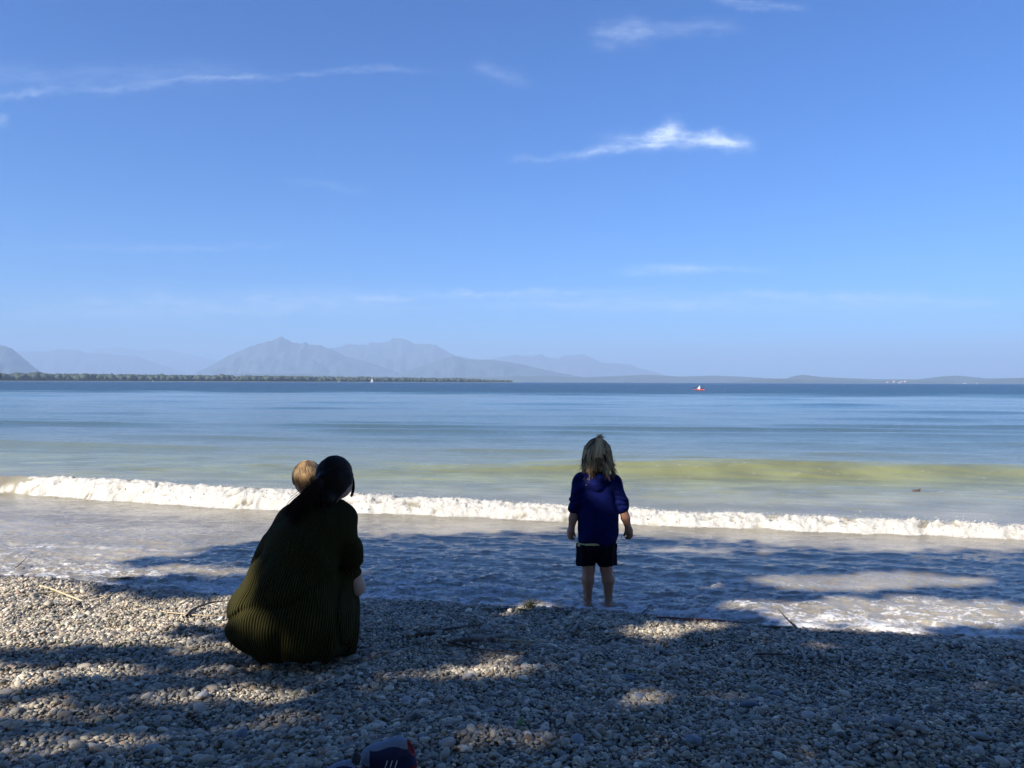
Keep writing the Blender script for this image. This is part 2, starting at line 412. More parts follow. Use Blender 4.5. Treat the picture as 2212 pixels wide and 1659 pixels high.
fnz = M.noise(110, 5, .75); fnz2 = M.noise(34, 3, .6)
def ridge_n(scale, st, det):
    a_ = M.noise(scale, det, .55, st, dist=.9); return M.math('SUBTRACT', 1.0, M.math('MULTIPLY', M.math('ABSOLUTE', M.math('SUBTRACT', a_, .5)), 9.0), clamp=True)
lm = M.n('ShaderNodeAttribute', attribute_name='lacem').outputs['Fac']
rA = ridge_n(3.2, (1, 1.9, 1), 3); rB = ridge_n(9, (1, 1.8, 1), 3); rC = ridge_n(24, (1, 1.6, 1), 2)
pat = M.math('ADD', M.math('MULTIPLY', rA, .50), M.math('ADD', M.math('MULTIPLY', rB, .42), M.math('MULTIPLY', rC, .28)))
fal = M.math('MULTIPLY', M.math('MULTIPLY', M.math('MULTIPLY_ADD', lm, 1.25, M.math('SUBTRACT', pat, 1.02)), 1.9, clamp=True), .85)
fa = M.math('MULTIPLY_ADD', M.math('SUBTRACT', M.math('ADD', fm, M.math('MULTIPLY', fnz, .22)), .40), 2.0, 0, clamp=True)
fa = M.math('MAXIMUM', fa, fal)
M.col(M.mix(fa, bc, M.mix(M.math('SUBTRACT', 1.0, M.n('ShaderNodeAttribute', attribute_name='surf').outputs['Fac']), (.50, .49, .455), (.70, .71, .73))))
M.l(M.math('MULTIPLY_ADD', fa, .6, M.math('MULTIPLY_ADD', rf, .22, .045)), M.b.inputs['Roughness'])
M.l(M.math('MULTIPLY_ADD', rf, -.15, .5), M.b.inputs['Specular IOR Level'])
b1 = M.noise(1, 6, .62, (1.6, 4.6, 1)); b2 = M.noise(1, 6, .7, (11, 27, 1)); b3 = M.noise(1, 4, .7, (.22, .8, 1))
n1 = M.bump(b1, .22, .030)
n2 = M.bump(b2, .85, .010, n1)
bmp = M.n('ShaderNodeBump'); M.l(b3, bmp.inputs['Height']); M.l(n2, bmp.inputs['Normal']); bmp.inputs['Distance'].default_value = .9
M.l(M.math('MULTIPLY', rf, .6), bmp.inputs['Strength'])
bm2 = M.n('ShaderNodeBump'); M.l(M.math('ADD', fnz, M.math('MULTIPLY', fnz2, 2)), bm2.inputs['Height']); M.l(bmp.outputs[0], bm2.inputs['Normal']); bm2.inputs['Distance'].default_value = .012
M.l(M.math('MULTIPLY', fa, .6), bm2.inputs['Strength']); M.l(bm2.outputs[0], M.b.inputs['Normal'])
wme = raw_mesh('water', V, q, [M.m])
cattr(wme, 'body', body.reshape(-1, 3)); fattr(wme, 'foam', foam); fattr(wme, 'ruffle', ruf); fattr(wme, 'lacem', lacem); fattr(wme, 'surf', sst(1.4, 2.0, DS))
water = struct('water', wme)
def water_z(x, y):
    j = np.searchsorted(wy, y); j = min(max(j, 0), len(wy)-1); i = int(np.searchsorted(wu, x/(wy[j]+1)))
    return float(H[j, min(max(i, 0), len(wu)-1)])

# froth: lumps and thrown drops along the breaker, one uncountable mass
mat_foam = noisy('froth', (.50, .50, .49), (.42, .42, .40), 60, .55, .5, .004)
ico = bpy.data.meshes.new('tmp'); import bmesh
_b = bmesh.new(); bmesh.ops.create_icosphere(_b, subdivisions=2, radius=1); _b.to_mesh(ico); _b.free()
IV = np.array([v.co[:] for v in ico.vertices]); IF = np.array([p.vertices[:] for p in ico.polygons])
_b = bmesh.new(); bmesh.ops.create_icosphere(_b, subdivisions=1, radius=1); _b.to_mesh(ico); _b.free()
IV1 = np.array([v.co[:] for v in ico.vertices]); IF1 = np.array([p.vertices[:] for p in ico.polygons])
def lumps(C, S, IVx, IFx, jit=.2):
    n = len(C); D = IVx[None]*(1+rng.normal(0, jit, (n, len(IVx), 1)))
    V_ = C[:, None, :]+D*S[:, None, :]
    return V_.reshape(-1, 3), (IFx[None]+np.arange(n)[:, None, None]*len(IVx)).reshape(-1, 3)
sel = np.argwhere((roll > .35) & (foam > .55) & (YY < 12)); sel = sel[rng.choice(len(sel), 6000)]
c0 = np.stack([XX[sel[:, 0], sel[:, 1]], YY[sel[:, 0], sel[:, 1]], H[sel[:, 0], sel[:, 1]]], 1)+rng.normal(0, .006, (6000, 3))
rr = np.clip(rng.lognormal(-5.7, .4, 6000), .0015, .010); c0[:, 2] += .2*rr
p1 = lumps(c0, np.stack([rr*1.3, rr, rr*.8], 1), IV1, IF1)
sel = np.argwhere((np.abs(s2+.02) < .10) & (brk > .6)); sel = sel[rng.choice(len(sel), 2600)]
hgt = rng.exponential(.010, 2600)*(1+2.2*np.clip(pn(XX[sel[:, 0], sel[:, 1]]*3, sel[:, 0]*0.+.5, 90), 0, 1))
c1 = np.stack([XX[sel[:, 0], sel[:, 1]], YY[sel[:, 0], sel[:, 1]], H[sel[:, 0], sel[:, 1]]+hgt+.003], 1)
rr = np.clip(rng.lognormal(-6.1, .4, 2600), .001, .005)
p2 = lumps(c1, np.stack([rr, rr, rr*1.3], 1), IV1, IF1)
fv, ff = join([p1, p2])
tag(obj('wave_foam', raw_mesh('wave_foam', fv, ff, [mat_foam])), 'white froth and thrown drops tumbling along the breaking wave', 'foam', kind='stuff')

# ------------------------------------------------------------------ mountains, hills, far shore
def hillmat(name, c1, c2, sc):
    return noisy(name, c1, c2, sc, .9, 0)
mat_mtn = hillmat('mountain_forest_rock', (.02, .035, .035), (.07, .09, .09), .0015)
mat_hill = hillmat('hill_meadow_forest', (.02, .035, .03), (.06, .08, .055), .004)
def ridge(name, pts, D, depth, mat, rough=1., seed=0):
    px = np.array([p[0] for p in pts], float); py = np.array([p[1] for p in pts], float)
    n = max(60, int((px[-1]-px[0])/2.5)); xs_ = np.linspace(px[0], px[-1], n)
    el = (hor(xs_)-np.interp(xs_, px, py))/F
    ax_ = (xs_-1106)/F
    m = 26; t = np.linspace(-1, 1, m)                    # -1 front foot, 0 crest, 1 back foot
    T, Ai = np.meshgrid(t, np.arange(n), indexing='ij')
    Dd = D+T*depth
    Xx = ax_[Ai]*(D+T*depth*.6)
    crest = np.maximum(el[Ai], 0)*D+CAMZ
    spur = fbm(xs_[Ai]*.03+seed, T*5, 4, seed+3)
    fall = 1-np.abs(T)**1.15
    z = crest*np.clip(fall+.26*spur*(1-fall)*np.clip(fall*3, 0, 1)*1.6, 0, 1.0)
    z = z+rough*np.exp(-(T/.12)**2)*crest.mean()*.035*fbm(xs_[Ai]*.11, T*3, 4, seed, .6)
    z = np.where(np.abs(T) > .98, -3, z)
    V_ = np.stack([Xx, Dd, z], -1).reshape(-1, 3)
    ii = np.arange(V_.shape[0]).reshape(T.shape)
    q_ = np.stack([ii[:-1, :-1], ii[:-1, 1:], ii[1:, 1:], ii[1:, :-1]], -1).reshape(-1, 4)
    return struct(name, raw_mesh(name, V_, q_, [mat]))
ridge('mountain', [(-1500, 815), (-1100, 740), (-800, 722), (-600, 690), (-420, 700), (-250, 690), (-120, 715), (0, 743), (22, 750), (45, 768), (62, 785), (82, 806), (100, 824)], 12500, 1500, mat_mtn, 1, 1)
ridge('mountain', [(-100, 765), (40, 758), (85, 758), (110, 757), (128, 752), (165, 754), (190, 762), (230, 763), (250, 766), (292, 767), (330, 781), (380, 798), (420, 812), (450, 824)], 25000, 2500, mat_mtn, 1, 2)
ridge('mountain', [(150, 780), (215, 752), (260, 748), (300, 757), (350, 752), (410, 765), (470, 778), (560, 800), (600, 824)], 33500, 2500, mat_mtn, 1, 3)
ridge('mountain', [(400, 822), (430, 803), (462, 786), (497, 766), (520, 757), (538, 748), (560, 741), (585, 734), (600, 729), (608, 724), (618, 730), (632, 738), (650, 741), (660, 737), (668, 742), (682, 744), (690, 743), (702, 749), (716, 753), (745, 768), (790, 780), (850, 800), (900, 822)], 17500, 2200, mat_mtn, 1, 4)
ridge('mountain', [(640, 800), (690, 755), (712, 751), (738, 747), (752, 742), (770, 743), (795, 743), (799, 738), (832, 738), (842, 733), (848, 728), (856, 730), (868, 729), (878, 733), (888, 737), (896, 741), (925, 741), (942, 744), (958, 754), (985, 767), (1010, 772), (1045, 777), (1075, 790), (1140, 806), (1200, 822)], 22000, 2500, mat_mtn, 1, 5)
ridge('mountain', [(820, 822), (880, 800), (930, 784), (960, 772), (985, 769), (1010, 776), (1060, 776), (1100, 781), (1140, 789), (1180, 799), (1215, 806), (1280, 818), (1320, 824)], 15500, 1800, mat_mtn, 1, 6)
ridge('mountain', [(1020, 822), (1050, 778), (1078, 771), (1112, 765), (1135, 768), (1150, 768), (1168, 763), (1182, 771), (1205, 773), (1222, 767), (1240, 766), (1256, 763), (1275, 771), (1300, 782), (1335, 784), (1360, 786), (1385, 796), (1412, 802), (1435, 810), (1470, 824)], 26500, 2500, mat_mtn, 1, 7)
ridge('hills', [(380, 822), (420, 812), (500, 808), (540, 806), (600, 808), (660, 806), (720, 811), (800, 812), (900, 816), (1000, 815), (1100, 813), (1180, 811), (1250, 815), (1330, 812), (1400, 809), (1420, 810), (1470, 813), (1540, 811), (1600, 813), (1680, 818), (1760, 820), (1850, 826)], 12200, 900, mat_hill, .3, 8)
ridge('hills', [(1580, 827), (1620, 822), (1650, 818), (1700, 817), (1716, 812), (1735, 809), (1755, 812), (1790, 815), (1840, 817), (1900, 819), (1980, 819), (2010, 816), (2040, 812), (2070, 811), (2100, 814), (2130, 817), (2200, 816), (2300, 812), (2450, 814), (2600, 822)], 10500, 700, mat_hill, .3, 9)
ridge('hills', [(1560, 828), (1600, 824), (1640, 820), (1680, 818), (1740, 820), (1800, 822), (1880, 823), (1960, 822), (2040, 823), (2090, 825), (2120, 823), (2150, 819), (2212, 816), (2300, 812), (2400, 815), (2500, 826)], 8600, 400, mat_hill, .2, 10)
# low far shore strip carrying the lakeside wood
def shore_y(px): return np.interp(px, [-500, 0, 600, 1110, 1400], [2100, 2450, 2900, 3700, 6500])
pxs = np.linspace(-500, 1112, 160); a_ = (pxs-1106)/F; yb = shore_y(pxs)
strip = []
for off, z in ((-6, -.5), (0, .9), (60, 1.6), (900, 3.0), (1000, -1)):
    strip.append(np.stack([a_*(yb+off), yb+off, np.full_like(yb, z)], 1))
V = np.concatenate(strip); ii = np.arange(len(V)).reshape(5, -1)
struct('far_shore', raw_mesh('far_shore', V, np.stack([ii[:-1, :-1], ii[:-1, 1:], ii[1:, 1:], ii[1:, :-1]], -1).reshape(-1, 4), [noisy('shore_reeds', (.20, .20, .11), (.12, .15, .07), .05, .9, 0)]))
mat_wood = noisy('far_foliage', (.018, .032, .018), (.050, .068, .034), .03, .8, .6, .8)
n = 5200
pxs = rng.uniform(-480, 1105, n); off = rng.uniform(12, 150, n)**1.0; yb = shore_y(pxs)+off
hh = rng.uniform(9, 20, n)*(1+.30*pn(pxs*.03, pxs*0, 3))*np.interp(pxs, [-480, 0, 600, 1000, 1105], [1.35, 1.25, 1.05, .85, .45])+off*.012
w_ = hh*rng.uniform(.35, .75, n)
C_ = np.stack([(pxs-1106)/F*yb, yb, 1.+hh*.52], 1)
v_, f_ = lumps(C_, np.stack([w_, w_, hh*.52], 1), IV, IF, .13)
tag(obj('lakeside_wood', raw_mesh('lakeside_wood', v_, f_, [mat_wood], smooth=False)), 'dark green wood lining the far shore on the left', 'wood', kind='stuff')
def leafball(c, rx, rz, n, size, seed=1):
    r_ = np.random.default_rng(seed); d = r_.normal(size=(n, 3)); d /= np.linalg.norm(d, axis=1, keepdims=True)
    c = np.array(c); lobes = r_.normal(size=(9, 3)); lobes /= np.linalg.norm(lobes, axis=1, keepdims=True)
    rad = r_.uniform(.45, 1, n)**.5*(.72+.30*np.max(d@lobes.T, axis=1))
    P_ = c+d*rad[:, None]*np.array([rx, rx, rz]); return leaves(P_, size, r_)
def leaves(P_, size, r_):
    n = len(P_); a = r_.normal(size=(n, 3)); a /= np.linalg.norm(a, axis=1, keepdims=True)
    b = np.cross(a, r_.normal(size=(n, 3))); b /= np.linalg.norm(b, axis=1, keepdims=True)
    s = size*r_.uniform(.7, 1.3, n)[:, None]
    V_ = np.stack([P_-a*s, P_+b*s*.55, P_+a*s, P_-b*s*.55], 1).reshape(-1, 3)
    return V_, np.arange(4*n).reshape(-1, 4)
mat_leaf = noisy('leaf', (.05, .085, .025), (.09, .13, .04), 2, .55, 0)
_t = mat_leaf.node_tree; _o = _t.nodes['Material Output']; _p = _t.nodes['Principled BSDF']; _tr = _t.nodes.new('ShaderNodeBsdfTranslucent'); _tr.inputs[0].default_value = (.28, .30, .12, 1)
_ms = _t.nodes.new('ShaderNodeMixShader'); _ms.inputs[0].default_value = .4; _t.links.new(_p.outputs[0], _ms.inputs[1]); _t.links.new(_tr.outputs[0], _ms.inputs[2]); _t.links.new(_ms.outputs[0], _o.inputs['Surface'])
mat_bark = noisy('bark', (.10, .075, .055), (.20, .165, .13), 6, .9, .8, .02, (3, 3, .6))
t = thing('tree', 'dark round tree standing out at the far left end of the lakeside wood', 'tree', (-1.0*0+(-6-1106)/F*1700, 1700, 0))
v_, f_ = leafball((0, 0, 11.5), 8.5, 9.5, 2600, 1.0, 5); obj('crown', raw_mesh('crown', v_, f_, [mat_wood], smooth=False), t)
v_, f_ = tubes([[(0, 0, -.5), (0, 0, 4), (.3, 0, 10)]], [[.7, .5, .2]], 7); obj('trunk', raw_mesh('trunk', v_, f_, [mat_bark]), t)
v_, f_ = leafball((-5, 30, 3), 30, 4.0, 900, 1.6, 6)
# village on the right shore
mat_wallw = noisy('white_render', (.5, .49, .46), (.42, .41, .39), .5, .8, 0)
mat_roof = noisy('clay_roof', (.30, .12, .08), (.22, .09, .06), .8, .8, 0)
mat_glass = Mat('window_glass', (.03, .04, .05), .15).m
def box(c, s):
    c = np.array(c); s = np.array(s)/2
    v = np.array([(x, y, z) for x in (-1, 1) for y in (-1, 1) for z in (-1, 1)])*s+c
    return v, np.array([(0, 1, 3, 2), (4, 6, 7, 5), (0, 4, 5, 1), (2, 3, 7, 6), (0, 2, 6, 4), (1, 5, 7, 3)])
def house(px, D, w, h, label, z0):
    x = (px-1106)/F*D; o = thing('house', label, 'house', (x, D, z0), 'white houses of the village on the right shore')
    v, f = box((0, 0, h/2), (w, w*.7, h)); obj('wall', raw_mesh('wall', v, f, [mat_wallw], False), o)
    a, b = w/2+.6, w*.35+.6
    V_ = np.array([(-a, -b, h), (a, -b, h), (a, b, h), (-a, b, h), (-a, 0, h+w*.3), (a, 0, h+w*.3), (-a, -b, h+.25), (a, -b, h+.25)])
    Fq = [(0, 1, 5, 4), (2, 3, 4, 5), (0, 3, 2, 1)]
    me = bpy.data.meshes.new('roof'); me.from_pydata([tuple(p) for p in V_[:6]], [], [(0, 1, 5, 4), (2, 3, 4, 5), (0, 3, 2, 1), (0, 4, 3), (1, 2, 5)]); me.materials.append(mat_roof)
    obj('roof', me, o)
    for kx in (-.3, 0, .3):
        v, f = box((kx*w, -w*.35-.03, h*.55), (w*.11, .1, h*.25)); obj('window', raw_mesh('window', v, f, [mat_glass], False), o)
house(1917, 8050, 24, 12, 'white house standing alone at the left end of the village', 4)
house(1931, 8080, 22, 16, 'tall white house second from the left in the far village', 10)
house(1943, 8060, 26, 9, 'low wide house near the water in the middle of the village', 2)
house(1948, 8120, 20, 12, 'small house up the slope in the middle of the far village', 12)
house(1956, 8090, 24, 16, 'white house at the right end of the far village', 12)

# ------------------------------------------------------------------ boats
mat_white = Mat('white_gelcoat', (.8, .8, .8), .35).m
mat_sail = noisy('sail_cloth', (.82, .82, .8), (.75, .75, .72), .6, .7, 0)
mat_spar = Mat('spar_metal', (.35, .36, .38), .4, Metallic=.6).m
mat_dark = Mat('dark_plastic', (.02, .022, .03), .5).m
def hull(Ln, B, Hh, mat, n=22, flat=.85):
    t = np.linspace(-1, 1, n); rings = []
    for ti in t:
        b = B/2*max(.02, (1-abs(ti)**2.6)) if ti > 0 else B/2*max(.1*flat, (1-.35*abs(ti)**3)*flat)
        sheer = Hh*(1+.22*max(ti, 0)**2); kz = -.12*Hh*2*(1-abs(ti)**3)
        rings.append([(ti*Ln/2, b*math.sin(a), sheer if abs(a) > 1.5 else kz+(sheer-kz)*(1-math.cos(a))**1.2) for a in np.linspace(-1.5708, 1.5708, 11)])
    Rg = np.array(rings); V_ = Rg.reshape(-1, 3); ii = np.arange(len(V_)).reshape(n, 11)
    q_ = np.stack([ii[:-1, :-1], ii[1:, :-1], ii[1:, 1:], ii[:-1, 1:]], -1).reshape(-1, 4)
    dk = np.stack([ii[:-1, 0], ii[:-1, -1], ii[1:, -1], ii[1:, 0]], -1)
    return raw_mesh('hull', V_, np.concatenate([q_, dk]), [mat])
def sailboat(px, D, Ln, mast, label, rz, group):
    o = thing('sailboat', label, 'sailboat', ((px-1106)/F*D, D, .0), group); o.rotation_euler.z = R(rz)
    obj('hull', hull(Ln, Ln*.3, Ln*.11, mat_white), o)
    v, f = tubes([[(Ln*.06, 0, 0), (Ln*.06, 0, mast*.5), (Ln*.05, 0, mast)]], [[.09, .08, .05]], 6); obj('mast', raw_mesh('mast', v, f, [mat_spar]), o)
    v, f = tubes([[(Ln*.05, 0, 1.2), (-Ln*.4, .15, 1.25)]], [[.06, .06]], 6); obj('boom', raw_mesh('boom', v, f, [mat_spar]), o)
    def sail(nm, p0, p1, p2):
        p0, p1, p2 = map(np.array, (p0, p1, p2)); V_ = []; n = 10
        for i in range(n+1):
            for j in range(n+1):
                s = i/n; w = (1-s)*j/n; p = p0*(1-s-w)+p2*w+p1*s; V_.append(p+np.array([0, .35*math.sin(math.pi*min(1, j/n))*(1-s), 0]))
        ii = np.arange((n+1)**2).reshape(n+1, n+1); q_ = np.stack([ii[:-1, :-1], ii[:-1, 1:], ii[1:, 1:], ii[1:, :-1]], -1).reshape(-1, 4)
        me = raw_mesh(nm, V_, q_, [mat_sail]); ob = obj(nm, me, o); md = ob.modifiers.new('thick', 'SOLIDIFY'); md.thickness = .03
    sail('mainsail', (Ln*.04, 0, 1.4), (Ln*.05, 0, mast*.98), (-Ln*.4, .2, 1.4))
    sail('jib', (Ln*.44, 0, .9), (Ln*.07, 0, mast*.85), (Ln*.08, .25, 1.1))
    return o
gsb = 'sailing boats far out on the lake'
sailboat(804, 1400, 6.4, 9.2, 'white sailing boat with tall sails in front of the wooded shore', 205, gsb)
sailboat(330, 1500, 3.2, 4.2, 'tiny white sailing dinghy before the wood at the left', 30, gsb)
sailboat(2110, 5200, 8, 14, 'faint white sail on the horizon at the far right', 190, gsb)
sailboat(732, 2300, 4.5, 3.5, 'speck of a white boat left of the tall sailing boat', 10, gsb)
def motorboat(px, D, Ln, label, rz=3):
    o = thing('motorboat', label, 'boat', ((px-1106)/F*D, D, 0)); o.rotation_euler.z = R(rz)
    obj('hull', hull(Ln, Ln*.26, Ln*.10, mat_white), o)
    v, f = box((-Ln*.05, 0, Ln*.15), (Ln*.45, Ln*.18, Ln*.1)); obj('cabin', raw_mesh('cabin', v, f, [mat_white], False), o)
    for s in (-1, 1):
        v, f = box((-Ln*.05, s*(Ln*.09+.03), Ln*.16), (Ln*.36, .08, Ln*.04)); obj('window', raw_mesh('window', v, f, [mat_glass], False), o)
motorboat(2084, 5000, 24, 'long white passenger boat on the horizon near the right edge')
motorboat(2066, 5600, 12, 'small white boat just left of the long passenger boat')

# ------------------------------------------------------------------ skin and cloth materials
def skinmat(name, c):
    M = Mat(name, c, .5, Subsurface_Weight=.12); M.b.inputs['Subsurface Radius'].default_value = (.02, .008, .004)
    nz = M.noise(30, 4); M.col(M.mix(M.math('MULTIPLY_ADD', nz, 1.6, -.4, clamp=True), c, tuple(x*.86 for x in c))); M.bump(M.noise(260, 3), .12, .001); return M.m
mat_skin = skinmat('skin', (.56, .35, .26))
mat_skin_girl = skinmat('skin_tanned', (.42, .21, .13))
mat_lip = Mat('lips', (.42, .16, .14), .45).m; mat_eyew = Mat('eye_white', (.75, .74, .72), .2).m; mat_iris = Mat('iris', (.06, .09, .12), .15).m
def face_idx(V_, Fq, eyes, er, mouth):
    c = V_[Fq].mean(1); mi = np.zeros(len(Fq), int)
    mi[np.linalg.norm((c-np.array(mouth))/np.array([.020, .014, .0055]), axis=1) < 1] = 1
    for e in eyes:
        e = np.array(e)
        mi[np.linalg.norm(c-e, axis=1) < er*1.02] = 2
        mi[np.linalg.norm(c-(e+np.array([0, er*.9, 0])), axis=1) < er*.5] = 3
    return mi
def head(fd, c, s, yaw=0, k=.012):
    """head facing +Y: skull, jaw, nose, ears, eyes; c centre, s half-height; returns landmarks"""
    c = np.array(c, float); m = np.array(Matrix.Rotation(R(yaw), 3, 'Z'))
    g = lambda x, y, z: c+m@(np.array([x, y, z])*s)
    fd.ell(c, (.78*s, .92*s, .92*s), (0, 0, yaw), k)
    fd.ell(g(0, .22, -.45), (.56*s, .62*s, .55*s), (0, 0, yaw), .03)
    fd.cone(g(0, .88, .02), g(0, 1.03, -.22), .06*s, .10*s, .02)
    for x in (-1, 1):
        fd.ell(g(.80*x, -.02, -.12), (.07*s, .16*s, .22*s), (0, 0, yaw), .004)
        fd.ell(g(.30*x, .74, .04), (.15*s, .12*s, .11*s), (0, 0, yaw), .004)
    fd.ell(g(0, .82, -.52), (.24*s, .12*s, .08*s), (0, 0, yaw), .01)
    return [g(.30, .76, .04), g(-.30, .76, .04)], g(0, .90, -.50)
def hand(fd, wrist, d, nrm, side, s, curl=.7, k=.004):
    """wrist point, direction of the fingers, palm normal (towards the palm's inside), side +-1 = thumb side along cross"""
    w = np.array(wrist, float); d = np.array(d, float); d /= np.linalg.norm(d); nrm = np.array(nrm, float); nrm -= d*(nrm@d); nrm /= np.linalg.norm(nrm)
    l = np.cross(d, nrm)*side
    palm = w+d*.42*s
    fd.cone(w-d*.05*s, w+d*.12*s, .15*s, .16*s, .02*s*2)
    for q_ in (-.26, -.09, .09, .25): fd.cone(w+d*.1*s+l*q_*s*.6, w+d*.48*s+l*q_*s, .105*s, .10*s, .03)
    for q_, ln, r0 in ((.27, .42, .085), (.09, .48, .088), (-.09, .44, .085), (-.26, .35, .074)):
        p = w+d*.50*s+l*q_*s; a = curl*.55; pts = [p]
        for j, fr in enumerate((.46, .32, .24)):
            dd = d*math.cos(a)+nrm*math.sin(a); p = p+dd*ln*fr*s; pts.append(p); a += curl
        fd.chain(pts, [r0*s, r0*.95*s, r0*.86*s, r0*.70*s], k)
    p = w+d*.12*s+l*.24*s; pts = [p]; 
    for dd, ln in ((d*.55+l*.6+nrm*.35, .24), (d*.8+l*.15+nrm*.5, .20), (d*.8-l*.1+nrm*.5, .15)):
        dd = dd/np.linalg.norm(dd); p = p+dd*ln*s; pts.append(p)
    fd.chain(pts, [.12*s, .105*s, .092*s, .075*s], k)

# ------------------------------------------------------------------ crouching woman
WY = 3.56
def wp(zx, zy, dy=0.):
    """point of the close view of the woman (1217 px wide crop) at depth WY+dy"""
    y = WY+dy; sx = 520+zx/2.766; sy_ = 1100+zy/2.766
    return np.array([(sx-1280)/1886*y, y, CAMZ-(sy_-953.2)/1886*y])
gW = float(ground(-1.02, 3.56))
woman = thing('person', 'woman with dark ponytail crouching on the pebbles in a dark green ribbed knit dress', 'person', (-1.02, 3.6, gW))
def child(nm, me, par):
    o = obj(nm, me, par); o.location = -np.array(par.location); return o
fb = Field((-1.55, 3.25, gW-.06), (-.55, 4.15, 1.2), .0055)
hc = wp(878, 262, .10)
ew, mw_ = head(fb, hc, .100, -42)
fb.cone(wp(868, 310, .09), wp(800, 470, .06), .046, .050, .03)                 # neck
fb.cone(wp(770, 560, .07), wp(600, 1150, .03), .095, .13, .04)                 # trunk
fb.cone(wp(660, 570, .08), wp(890, 570, .08), .035, .035, .04)
hipL, hipR = wp(470, 1210, .03), wp(760, 1230, .03)
fb.ell(wp(430, 1230, .02), (.14, .15, .13), (0, 0, 0), .04); fb.ell(wp(720, 1240, .02), (.14, .15, .13), (0, 0, 0), .04)
kneeL, kneeR = np.array([-1.22, 3.95, .44]), np.array([-.885, 3.95, .40])
ankL, ankR = np.array([-1.22, 3.66, gW+.075]), np.array([-.86, 3.63, gW+.075])
for h_, kn, an, sg in ((hipL, kneeL, ankL, -1), (hipR, kneeR, ankR, 1)):
    fb.cone(h_, kn, .082, .055, .03); fb.cone(kn, (kn+an)/2+np.array([0, -.02, 0]), .052, .05, .02); fb.cone((kn+an)/2+np.array([0, -.02, 0]), an, .05, .034, .02)
    fb.ell(an+np.array([0, -.03, -.03]), (.032, .036, .034), (0, 0, 0), .015)
    tip = an+np.array([sg*.03, .15, -.055]); fb.cone(an+np.array([0, .0, -.03]), tip, .032, .022, .02)
    for i in range(5): fb.cone(tip+np.array([(i-2)*.016, .0, -.003]), tip+np.array([(i-2)*.018, .035-.004*abs(i-1)*1.2, -.006]), .010 if i else .011, .008, .005)
shL, elL = wp(590, 610, .08), wp(368, 830, .135)
shR, elR = wp(930, 600, .08), wp(1030, 1015, .12)
haL, haR = np.array([-1.10, 3.95, .60]), np.array([-.98, 3.98, .72])
fb.cone(shL, elL, .042, .034, .02); fb.cone(elL, haL, .034, .027, .015)
fb.cone(shR, elR, .042, .040, .02); fb.cone(elR, haR, .042, .028, .015)
hand(fb, haL, (haL-elL)+np.array([.1, 0, .02]), (0, -.3, 1), 1, .17, .45)
hand(fb, haR, (haR-elR)+np.array([-.1, 0, .02]), (-.1, -1, .2), -1, .17, .45)
V, q = fb.mesh()
child('body', raw_mesh('body', V, q, [mat_skin, mat_lip, mat_eyew, mat_iris], midx=face_idx(V, q, ew, .0165, mw_)), woman)
del fb
# ribbed knit dress
fd = Field((-1.50, 3.18, gW-.02), (-.62, 4.10, 1.03), .007)
fd.ell(wp(465, 1180, .0), (.202, .235, .185), (0, 10, 0), .06)                # left hip, pushed out
fd.ell(wp(352, 1215, .02), (.122, .20, .135), (0, 0, 0), .06)
fd.ell(wp(690, 1210, .02), (.225, .225, .20), (0, 0, 0), .07)
fd.ell(wp(640, 1350, .02), (.235, .19, .14), (0, 0, 0), .07)
fd.cone(wp(580, 1060, .0), wp(745, 640, .055), .196, .148, .08)                # back
fd.cone(wp(590, 960, .0), wp(700, 700, .04), .19, .17, .05)
fd.cone(wp(655, 548, .07), wp(885, 545, .07), .082, .085, .05)                 # shoulders
fd.cone(wp(740, 500, .06), wp(815, 425, .07), .088, .062, .04)                 # neckline
fd.cone(wp(900, 990, .12), wp(880, 1400, .12), .10, .115, .05)                 # knees under the skirt, right
fd.cone(wp(900, 1130, .16), kneeR+np.array([.0, -.04, -.02]), .085, .085, .05)
fd.cone(hipL, kneeL+np.array([.0, -.04, -.02]), .115, .085, .05)
fd.cone(wp(932, 565, .06), wp(975, 740, .08), .070, .063, .035)                 # right sleeve
fd.cone(wp(985, 740, .08), wp(992, 905, .10), .064, .052, .02)
fd.cone(wp(548, 592, .06), wp(475, 705, .09), .074, .058, .035)                 # left sleeve
fd.cone(wp(475, 705, .09), wp(362, 848, .13), .058, .049, .02)
Xg, Yg, Zg = fd.all_pts()
ang = np.arctan2(Xg-(-1.03), -(Yg-3.62))
sk = np.clip((.62-Zg)/.35, 0, 1)
fold = sk*(.011*np.sin(ang*9+2.5*np.sin(Zg*9)+.8)+.006*np.sin(ang*17+3*np.sin(Zg*7)))
fold = fold+.009*np.sin((Xg*.7+Zg)*26+4*np.sin(Yg*7))*np.clip((Zg-.45)/.2, 0, 1)+.018*np.exp(-((Zg-.56-.35*(Xg+.9)-.02*np.sin(Xg*20))/.016)**2)+.005*np.exp(-((Zg-.66-.6*(Xg+.9))/.014)**2)*(Xg > -.95)+.004*np.exp(-((Zg-.50+.25*(Xg+.9))/.02)**2)*(Xg > -1.0)*np.clip((3.7-Yg)*8, 0, 1)
fold = fold+np.exp(-((Xg+.80+.10*(Zg-.4))/.011)**2)*.016*(Yg < 3.6)*np.clip((.60-Zg)*12, 0, 1)+.008*np.exp(-((Xg+1.20-.5*(Zg-.5))/.016)**2)*(Yg < 3.6)*np.clip((Zg-.4)*8, 0, 1)*np.clip((.8-Zg)*8, 0, 1)
fd.F += fold.astype(np.float32)*.8
hem = gW+.055+.02*np.sin(ang*3+1)+.012*np.sin(ang*11)+.03*np.clip(-(Xg+1.0)*2, 0, 1)
fd.F = np.maximum(fd.F, (hem-Zg).astype(np.float32))
